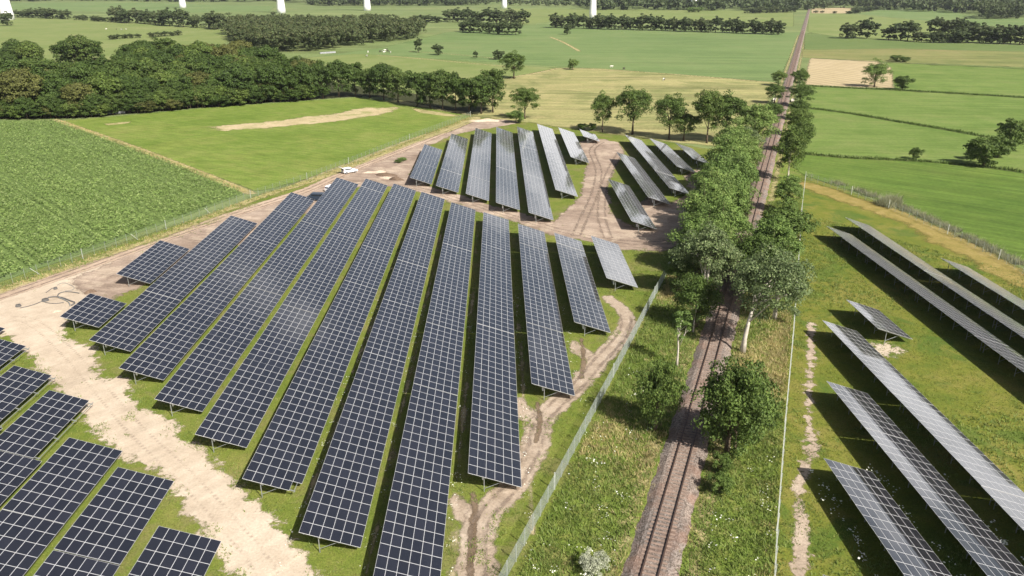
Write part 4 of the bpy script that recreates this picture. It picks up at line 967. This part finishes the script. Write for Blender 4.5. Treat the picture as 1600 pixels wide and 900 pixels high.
# maize
mz = np.array(GP([(-60,196),(88,190),(200,229),(300,267),(384,303),(300,334),(150,388),(0,440),(-60,462)]))
rd = np.array(G(384,303))-np.array(G(88,190)); rd /= np.hypot(*rd); rn = np.array([-rd[1], rd[0]])
org = np.array(G(200,228)); rg = np.random.default_rng(81)
ts = np.arange(-150, 150, .62); us = np.arange(-180, 180, .75)
T_, U_ = np.meshgrid(ts, us); T_ = T_.ravel()+rg.uniform(-.2,.2,T_.size); U_ = U_.ravel()+rg.uniform(-.12,.12,U_.size)
kp = (np.abs((U_+4) % 15-7.5) > .4) & (np.abs((U_+4) % 15-5.4) > .38)
P = org+T_[kp][:,None]*rd+U_[kp][:,None]*rn; P = P[inside(P, mz)]
P = P[(sd_poly(P, mz) > .5) & (rg.random(len(P)) < np.clip(150/np.hypot(P[:,0], P[:,1]), .45, 1))]
n = len(P); BL = 3; C = np.repeat(P, BL, 0); a = rg.uniform(0, 6.28, n*BL)
C3 = np.column_stack([C[:,0]+np.cos(a)*.2, C[:,1]+np.sin(a)*.2, rg.uniform(.55,1.15,n*BL)])
N = np.column_stack([np.cos(a)*.6, np.sin(a)*.6, np.ones(n*BL)])+rg.normal(size=(n*BL,3))*.3
V, Fq = quads(C3, N, .66, rg, .42)
tag(add('maize_crop', mesh_np('maize_crop', V, Fq, L_CORN)), 'leafy green maize standing in rows behind the fence', 'maize', kind='stuff')
print('maize', n)
# reeds on the right boundary and ditch vegetation
def along(px, wid, dens, seed):
    p = smooth_path(GP(px), 8); rg = np.random.default_rng(seed); out = []
    for a, b_ in zip(p[:-1], p[1:]):
        L = np.hypot(*(b_-a)); k = rg.poisson(L*dens); t = rg.random(k)[:,None]; out.append(a+(b_-a)*t+rg.normal(size=(k,2))*wid)
    return np.concatenate(out), rg
P, rg = along([(1262,272),(1330,295),(1392,318),(1480,356),(1560,396),(1640,440)], .7, 22, 91)
P = P[patchy(P, rg, 4, 9) > -1.2]
tufts('reed_belt', P, rg, (.6,1.5), .12, 4, .3, L_REED, 'grey-green reeds along the mown field fence', 'reeds')
P, rg = along([(1384,322),(1395,318)], .9, 160, 92); tufts('reed_clump', P, rg, (1.4,2.6), .14, 4, .5, L_REED, 'tall pale reed clump standing out of the reed belt', 'reeds')
P, rg = along([(95,190),(200,228),(300,266),(390,302)], .6, 12, 93); tufts('dry_edge_grass', P, rg, (.2,.5), .14, 4, .4, L_DRY, 'dry grass tussocks along the maize edge', 'grass')
P, rg = along([(-30,464),(100,418),(250,367),(395,312),(480,284),(545,259),(640,222),(735,184)], .9, 14, 94); gsel = rg.random(len(P)) < .5
tufts('fence_grass', P[gsel], rg, (.2,.5), .12, 4, .4, L_GRASSB, 'green grass at the foot of the perimeter fence', 'grass')
tufts('fence_straw', P[~gsel], rg, (.25,.6), .12, 4, .4, L_DRY, 'tan straw grass at the foot of the perimeter fence', 'grass')
for px, lb, sd_ in (([(1252,240),(1330,247),(1420,251),(1520,259),(1600,269)], 'rank grass in the ditch below the hawthorn', 95), ([(1270,170),(1330,178),(1400,190),(1480,203),(1545,215)], 'rank grass in the slanting ditch', 96), ([(1250,134),(1330,138),(1420,142),(1520,148),(1640,155)], 'rank grass in the straight ditch below the stubble', 97)):
    P, rg = along(px, .6, 7, sd_); tufts('ditch_grass', P, rg, (.5,1.1), .3, 4, .5, L_OAK, lb, 'grass')

# ------------------------------------------------------------------ wind turbines
M_tower = plain('white_tower', (.80,.80,.79), .5, .3, 0, .03)
def turbine(px, py, r, label, yaw):
    x, y = G(px, py); o = empty('wind_turbine', (x, y, 0), yaw); tag(o, label, 'wind turbine', 'white wind turbines')
    b = MB(); b.tube([(0,0,-.5),(0,0,8),(0,0,25),(0,0,60),(0,0,110)], [r, r*.93, r*.78, r*.5, r*.28], 28); add('tower', b.mesh('tower', M_tower, True), o)
    b = MB(); b.tube([(0,-7,112),(0,-4,112.2),(0,0,112.2),(0,4,112)], [1.2,3.0,3.2,1.5], 16); nac = add('nacelle', b.mesh('nacelle', M_tower, True), o)
    b = MB(); b.box((0,-r*.97,1.6), (1.6,.35,3.0)); add('door', b.mesh('door', plain('tower_door', (.35,.4,.4))), o)
    for k in range(3):
        b = MB(); b.tube([(0,0,0),(0,0,3),(0,0,10),(0,0,30),(0,0,42)], [.8,.9,1.5,.8,.15], 8); add('blade', b.mesh('blade', M_tower, True), o, (0,-7.3,112), (0, k*2*math.pi/3+.4, 0), (1,.35,1))
for px, py, wpx, lb in ((13,31,20,'broad white turbine tower beside the leftmost round tree'), (286,12.5,11,'white turbine tower behind the left belt of trees'), (440,20.5,14,'white turbine tower rising behind the rounded wood'),
                        (574,16.5,12,'white turbine tower before the dark far wood'), (788,13,9,'slim white turbine tower behind the middle clump'), (926,29,12,'white turbine tower rising out of the long tree belt'), (1083,15.5,11,'white turbine tower behind the long belt near the railway')):
    turbine(px, py, wpx/2/FPX*dist_at(py)*.97, lb, rnd.uniform(-.5,.5))
bx_, by_ = G(1084, 19)
for i in range(4): tree('bush_b', (bx_+i*6-9, by_-8+i*2), 9, 7, 'bush', 'pale bush of the row at the foot of the turbine near the railway', 'bush', 'bushes at the turbine foot')

# ------------------------------------------------------------------ vehicles and people
M_white = plain('white_car_paint', (.80,.80,.80), .3, .5, 0, .02)
M_navy = plain('dark_blue_paint', (.035,.05,.075), .3, .5, .2, .05)
M_win = plain('dark_window', (.02,.025,.03), .1, .6)
M_tyre = plain('tyre_rubber', (.02,.02,.02), .8, .2)
M_rim = plain('wheel_rim', (.4,.4,.42), .4, .5, .6)
M_lamp = plain('lamp_lens', (.7,.7,.68), .2, .6)
M_tail = plain('tail_lens', (.4,.02,.02), .2, .6)
def vehicle(name, px, py, heading, prof, L, W, paint, wins, label, tailgate=False):
    x, y = G(px, py, 1.5); o = empty(name, (x, y, 0), heading); tag(o, label, 'car')
    b = MB(); n = len(prof)                    # body, sides tucked in towards the roof
    zs = [z for _, z in prof]; zt = max(zs)
    ring = [[(px_, sgn*W/2*(1-.14*max(0, (z-zt*.55)/(zt*.45))), z) for px_, z in prof] for sgn in (-1, 1)]
    b.v += ring[0]+ring[1]; b.f.append(tuple(range(n))); b.m.append(0); b.f.append(tuple(reversed(range(n, 2*n)))); b.m.append(0)
    for i in range(n): j = (i+1) % n; b.f.append((i, n+i, n+j, j)); b.m.append(0)
    me = b.mesh('body', paint); body = add('body', me, o); bv = body.modifiers.new('bevel', 'BEVEL'); bv.width = .06; bv.segments = 2
    for (c, d, ry) in wins: add('window', MB().box((0,0,0), d).mesh('window', M_win), o, c, (0, ry, 0))
    for wx in (L*.5-.85, -L*.5+.8):
        for sgn in (-1, 1):
            t = MB(); t.tube([(0,-.1,0),(0,.1,0)], .33, 16); wh = add('wheel', t.mesh('tyre', M_tyre), o, (wx, sgn*(W/2-.06), .33))
            t = MB(); t.tube([(0,-.115,0),(0,.115,0)], .2, 12); add('rim', t.mesh('rim', M_rim), wh)
    for sgn in (-1, 1):
        add('headlight', MB().box((0,0,0), (.08,.34,.16)).mesh('headlight', M_lamp), o, (L/2-.02, sgn*(W/2-.3), .75))
        add('tail_light', MB().box((0,0,0), (.08,.16,.4)).mesh('tail_light', M_tail), o, (-L/2+.02, sgn*(W/2-.16), 1.0))
    if tailgate:
        add('tailgate', MB().box((0,0,0), (1.1, W*.86, .06)).mesh('tailgate', paint), o, (-L/2-.35, 0, zt+.22), (0, .35, 0))
        add('load_opening', MB().box((0,0,0), (.05, W*.74, .85)).mesh('load_opening', M_win), o, (-L/2-.012, 0, 1.05))
    return o
EST = [(-2.2,.35),(-2.25,.9),(-2.05,1.45),(-1.7,1.6),(.2,1.62),(.9,1.05),(1.9,.92),(2.2,.7),(2.2,.35)]
VAN = [(-2.5,.35),(-2.55,1.0),(-2.45,1.95),(1.0,1.98),(1.75,1.2),(2.35,1.05),(2.5,.7),(2.5,.35)]
def est_win(W): return [((-.75, s*(W/2*.945), 1.27), (2.2,.04,.36), 0) for s in (-1,1)]+[((.56,0,1.36), (.04,W*.72,.62), -.9), ((-2.17,0,1.22), (.04,W*.7,.36), .35)]
def van_win(W): return [((-.55, s*(W/2*.935), 1.5), (3.0,.04,.42), 0) for s in (-1,1)]+[((1.42,0,1.62), (.04,W*.74,.78), -.78), ((-2.5,0,1.5), (.04,W*.7,.45), .1)]
vehicle('estate_car', 546, 262, R(38), EST, 4.4, 1.75, M_white, est_win(1.75), 'white estate car with its tailgate raised on the site track', True)
vehicle('van', 494, 304, R(-4)+math.pi, VAN, 5.0, 1.9, M_navy, van_win(1.9), 'dark blue van parked behind the end of a long row')
vehicle('estate_car', 519, 289, R(62), EST, 4.4, 1.75, M_white, est_win(1.75), 'white car half hidden behind the longest left row')
#vehicle('estate_car', 448, 311, R(65), EST, 4.3, 1.72, M_white, est_win(1.72), 'white car mostly hidden behind the shorter left row')
def person(px, py, rz, label, cloth, trousers):
    x, y = G(px, py)
    me = bpy.data.meshes.new('person')
    vs = [(0,0,.98),(0,0,1.2),(0,.02,1.44),(0,.03,1.55),(0,.05,1.68), (.1,0,.92),(.12,.03,.5),(.13,-.02,.08),(.13,.12,.05), (-.1,0,.92),(-.13,.05,.5),(-.14,-.02,.08),(-.14,.12,.05), (.2,.02,1.42),(.27,.06,1.15),(.24,.22,.98),(.23,.28,.92), (-.2,.02,1.42),(-.27,.06,1.15),(-.24,.22,.98),(-.23,.28,.92)]
    es = [(0,1),(1,2),(2,3),(3,4),(0,5),(5,6),(6,7),(7,8),(0,9),(9,10),(10,11),(11,12),(2,13),(13,14),(14,15),(15,16),(2,17),(17,18),(18,19),(19,20)]
    rr = [.15,.15,.14,.06,.11,.1,.07,.05,.04,.1,.07,.05,.04,.07,.05,.04,.035,.07,.05,.04,.035]
    me.from_pydata(vs, es, []); o = add('person', me, None, (x, y, 0), (0,0,rz))
    o.modifiers.new('skin', 'SKIN'); 
    for i, r_ in enumerate(rr): me.skin_vertices[0].data[i].radius = (r_, r_)
    me.skin_vertices[0].data[0].use_root = True
    o.modifiers.new('sub', 'SUBSURF').levels = 1
    m_ = NT('work_clothes_'+cloth[0]); tc = m_.n('ShaderNodeTexCoord'); sz = m_.n('ShaderNodeSeparateXYZ'); m_.l(tc.outputs['Object'], sz.inputs[0])
    c_ = m_.ramp(m_.math('DIVIDE', sz.outputs[2], 2.0), [(0, (.03,.025,.02)), (.06, trousers), (.49, cloth[1]), (.76, (.45,.28,.2)), (.84, (.06,.04,.03))])
    for nd in m_.t.nodes:
        if nd.type == 'VALTORGB': nd.color_ramp.interpolation = 'CONSTANT'
    me.materials.append(m_.surf(c_, .85)); tag(o, label, 'person')
person(535.5, 270, R(-50), 'person in dark work clothes standing at the open tailgate', ('dark', (.05,.045,.04)), (.06,.05,.045))

# ------------------------------------------------------------------ small things on the site
M_hose = plain('black_hose', (.13,.125,.12), .6, .3)
M_hoseg = plain('grey_hose', (.22,.22,.21), .6, .3)
def cable(px, r, mat, label):
    p = smooth_path(GP(px), 6); b = MB(); b.tube([(x, y, r+.03) for x, y in p], r, 6)
    tag(add('cable', b.mesh('cable', mat, True)), label, 'cable', 'cables lying on the sand')
cable([(31,482),(45,479),(55,476),(66,472),(75,474),(88,475),(100,473)], .07, M_hose, 'long black cable trailing across the sand to a coil')
cable([(75,466),(82,465),(90,465),(100,467),(110,471),(117,474),(112,478)], .12, M_hose, 'thick bundle of cables curving to the small table')
cable([(90,465),(92,460),(100,457),(110,457),(118,458),(124,459)], .09, M_hose, 'black cable looping above the thick bundle')
cable([(92,466),(102,470),(108,474),(110,479)], .10, M_hoseg, 'grey hose lying under the thick bundle')
cable([(72,458),(76,455),(80,452),(84,451)], .06, M_hose, 'short black cable end near the site track')
cable([(90,446),(96,443),(103,443),(110,446),(116,450),(112,454),(102,455)], .05, M_hoseg, 'thin grey cable in an open loop on the sand')
for px, py, rr, lb in ((29,479,.42,'dark cable coil at the far end of the long cable'), (71,470,.55,'dark cable coil beside the thick bundle'), (87,452,.3,'small cable coil near the site track')):
    x, y = G(px, py); b = MB()
    for k in range(4): b.tube([(math.cos(a_)*rr*(1-.06*k), math.sin(a_)*rr*(1-.06*k), .06+.09*k) for a_ in np.linspace(0, 2*math.pi, 17)], .055, 5)
    tag(add('cable_coil', b.mesh('cable_coil', M_hose), None, (x, y, .02)), lb, 'cable coil', 'cables lying on the sand')
M_earth = land('dug_earth', (.10,.07,.05), (.15,.105,.075), (.2,.145,.1), fine=4, bump=.1)
M_pale_earth = land('pale_spoil', (.45,.36,.27), (.54,.44,.34), (.62,.52,.41), fine=4, bump=.1)
def mound(px, py, a, b_, h, rz, mat, label, seed, name='earth_mound'):
    x, y = G(px, py); r = np.random.default_rng(seed); n, k = 8, 18; V = []; ph = r.uniform(0,6.28,6)
    for i in range(n+1):
        f = i/n
        for j in range(k):
            an = 2*math.pi*j/k; w_ = 1+.18*math.sin(3*an+ph[0])+.12*math.sin(5*an+ph[1])
            rr = math.cos(f*math.pi/2)*w_; V.append((a*rr*math.cos(an), b_*rr*math.sin(an), h*math.sin(f*math.pi/2)**1.3*(1+.2*math.sin(an*2+ph[2]))-.04+r.uniform(-.04,.04)*h))
    Fq = [(i*k+j, i*k+(j+1)%k, (i+1)*k+(j+1)%k, (i+1)*k+j) for i in range(n) for j in range(k)]
    tag(add(name, mesh_np(name, V, Fq, mat, smooth=True), None, (x, y, .02), (0,0,rz)), label, 'mound')
mound(141.5, 457, 1.0, .45, .5, R(35), M_earth, 'dark brown heap beside the small square table', 1)
mound(619, 281, 2.1, .9, .9, R(-20), M_earth, 'dark brown spoil heap before the rear rows', 2)
mound(602, 274, 3.2, 1.2, .7, R(-12), M_earth, 'grey-brown spoil heap on the pale dirt', 3)
mound(592, 270, 2.2, 1.1, .6, R(10), M_pale_earth, 'pale sand heap beside the spoil heaps', 4)
mound(606, 279, 2.4, .9, .5, R(-10), M_pale_earth, 'low pale sand heap between the spoil heaps', 5)
mound(578, 270, 2.0, .8, .4, R(5), M_pale_earth, 'small pale sand heap nearest the white car', 6)
mound(760, 189, 6.0, 2.2, .8, R(5), M_pale_earth, 'long pale sand bank behind the rear rows', 7)
mound(88, 487, .8, .35, .22, R(20), M_pale_earth, 'low sand clod heap below the cables', 8)
tree('bush_a', G(623,254.5), .9, 1.3, 'bush', 'small weedy bush on the dirt beside the rear rows', 'bush')
tree('bush_b', G(629,250), .7, 1.6, 'bush', 'flat weedy clump on the dirt behind the small bush', 'bush')
# long low pale stack at the wood edge: stacked pallets
M_pal = plain('pale_boards', (.42,.43,.45), .7, .3, 0, .1)
for (xa, ya, xb, yb, lb) in ((143,179.5,196,177,'long low pale stack of boards at the wood edge'), (500,84,524,82.5,'pale grey board stack below the rounded wood')):
    A, B = np.array(G(xa, ya)), np.array(G(xb, yb)); L = np.hypot(*(B-A)); o = empty('board_stack', (*A, 0), math.atan2(B[1]-A[1], B[0]-A[0])); tag(o, lb, 'stack')
    nb = int(L/1.3)
    for i in range(nb):
        for z in range(4): add('board', MB().box((0,0,0), (L/nb-.08, 1.3, .2)).mesh('board', M_pal), o, ((i+.5)*L/nb, rnd.uniform(-.1,.1), .12+z*.27))
# cattle
b = MB(); b.tube([(-.8,0,1.05),(-.4,0,1.05),(.3,0,1.02),(.75,0,1.1),(1.05,0,1.2),(1.3,0,1.15),(1.5,0,1.0)], [.2,.36,.4,.32,.18,.16,.09], 8)
for lx in (-.6,.55):
    for ly in (-.2,.2): b.tube([(lx,ly,.95),(lx+.03,ly,.5),(lx,ly,.0)], [.14,.08,.07], 6)
b.tube([(-.82,0,1.15),(-.95,0,.6)], [.04,.03], 4)
m = NT('cow_hide'); M_cow1 = m.surf(m.ramp(m.noise(1.2, 1), [(.45, (.7,.68,.62)), (.5, (.03,.03,.03))]), .8)
cw1 = b.mesh('cow', plain('white_hide', (.7,.67,.6), .8)); cw2 = b.mesh('cow_dark', plain('dark_hide', (.05,.04,.035), .8)); cw3 = b.mesh('cow_pied', M_cow1)
for i, (px, py) in enumerate([(575,82.5),(594,82),(598,81),(602,80),(606,81.5),(610,83),(600,83),(604,79),(573,89),(955,106),(975,109),(1037,126),(166,46.5),(182,46.5),(190,47),(197,46.5)]):
    x, y = G(px, py); tag(add('cow', (cw1, cw2, cw3)[i % 3], None, (x, y, .06), (0,0,rnd.uniform(0,6.28))), ('white','dark','black and white')[i % 3]+' cow grazing on the open pasture', 'cow', ('white','dark','pied')[i % 3]+' cows on the pastures')

# ------------------------------------------------------------------ haze
b = MB(); b.box((0, 3600, 87), (11000, 8000, 176)); mt = bpy.data.materials.new('thin_haze'); mt.use_nodes = True; t = mt.node_tree; t.nodes.clear()
ov = t.nodes.new('ShaderNodeOutputMaterial'); pvn_ = t.nodes.new('ShaderNodeVolumePrincipled')
pvn_.inputs['Color'].default_value = (.86,.92,1,1); pvn_.inputs['Density'].default_value = .000045; pvn_.inputs['Anisotropy'].default_value = .2
t.links.new(pvn_.outputs[0], ov.inputs['Volume'])
tag(add('haze', b.mesh('haze', mt)), 'thin pale summer haze over the plain', 'haze', kind='stuff')
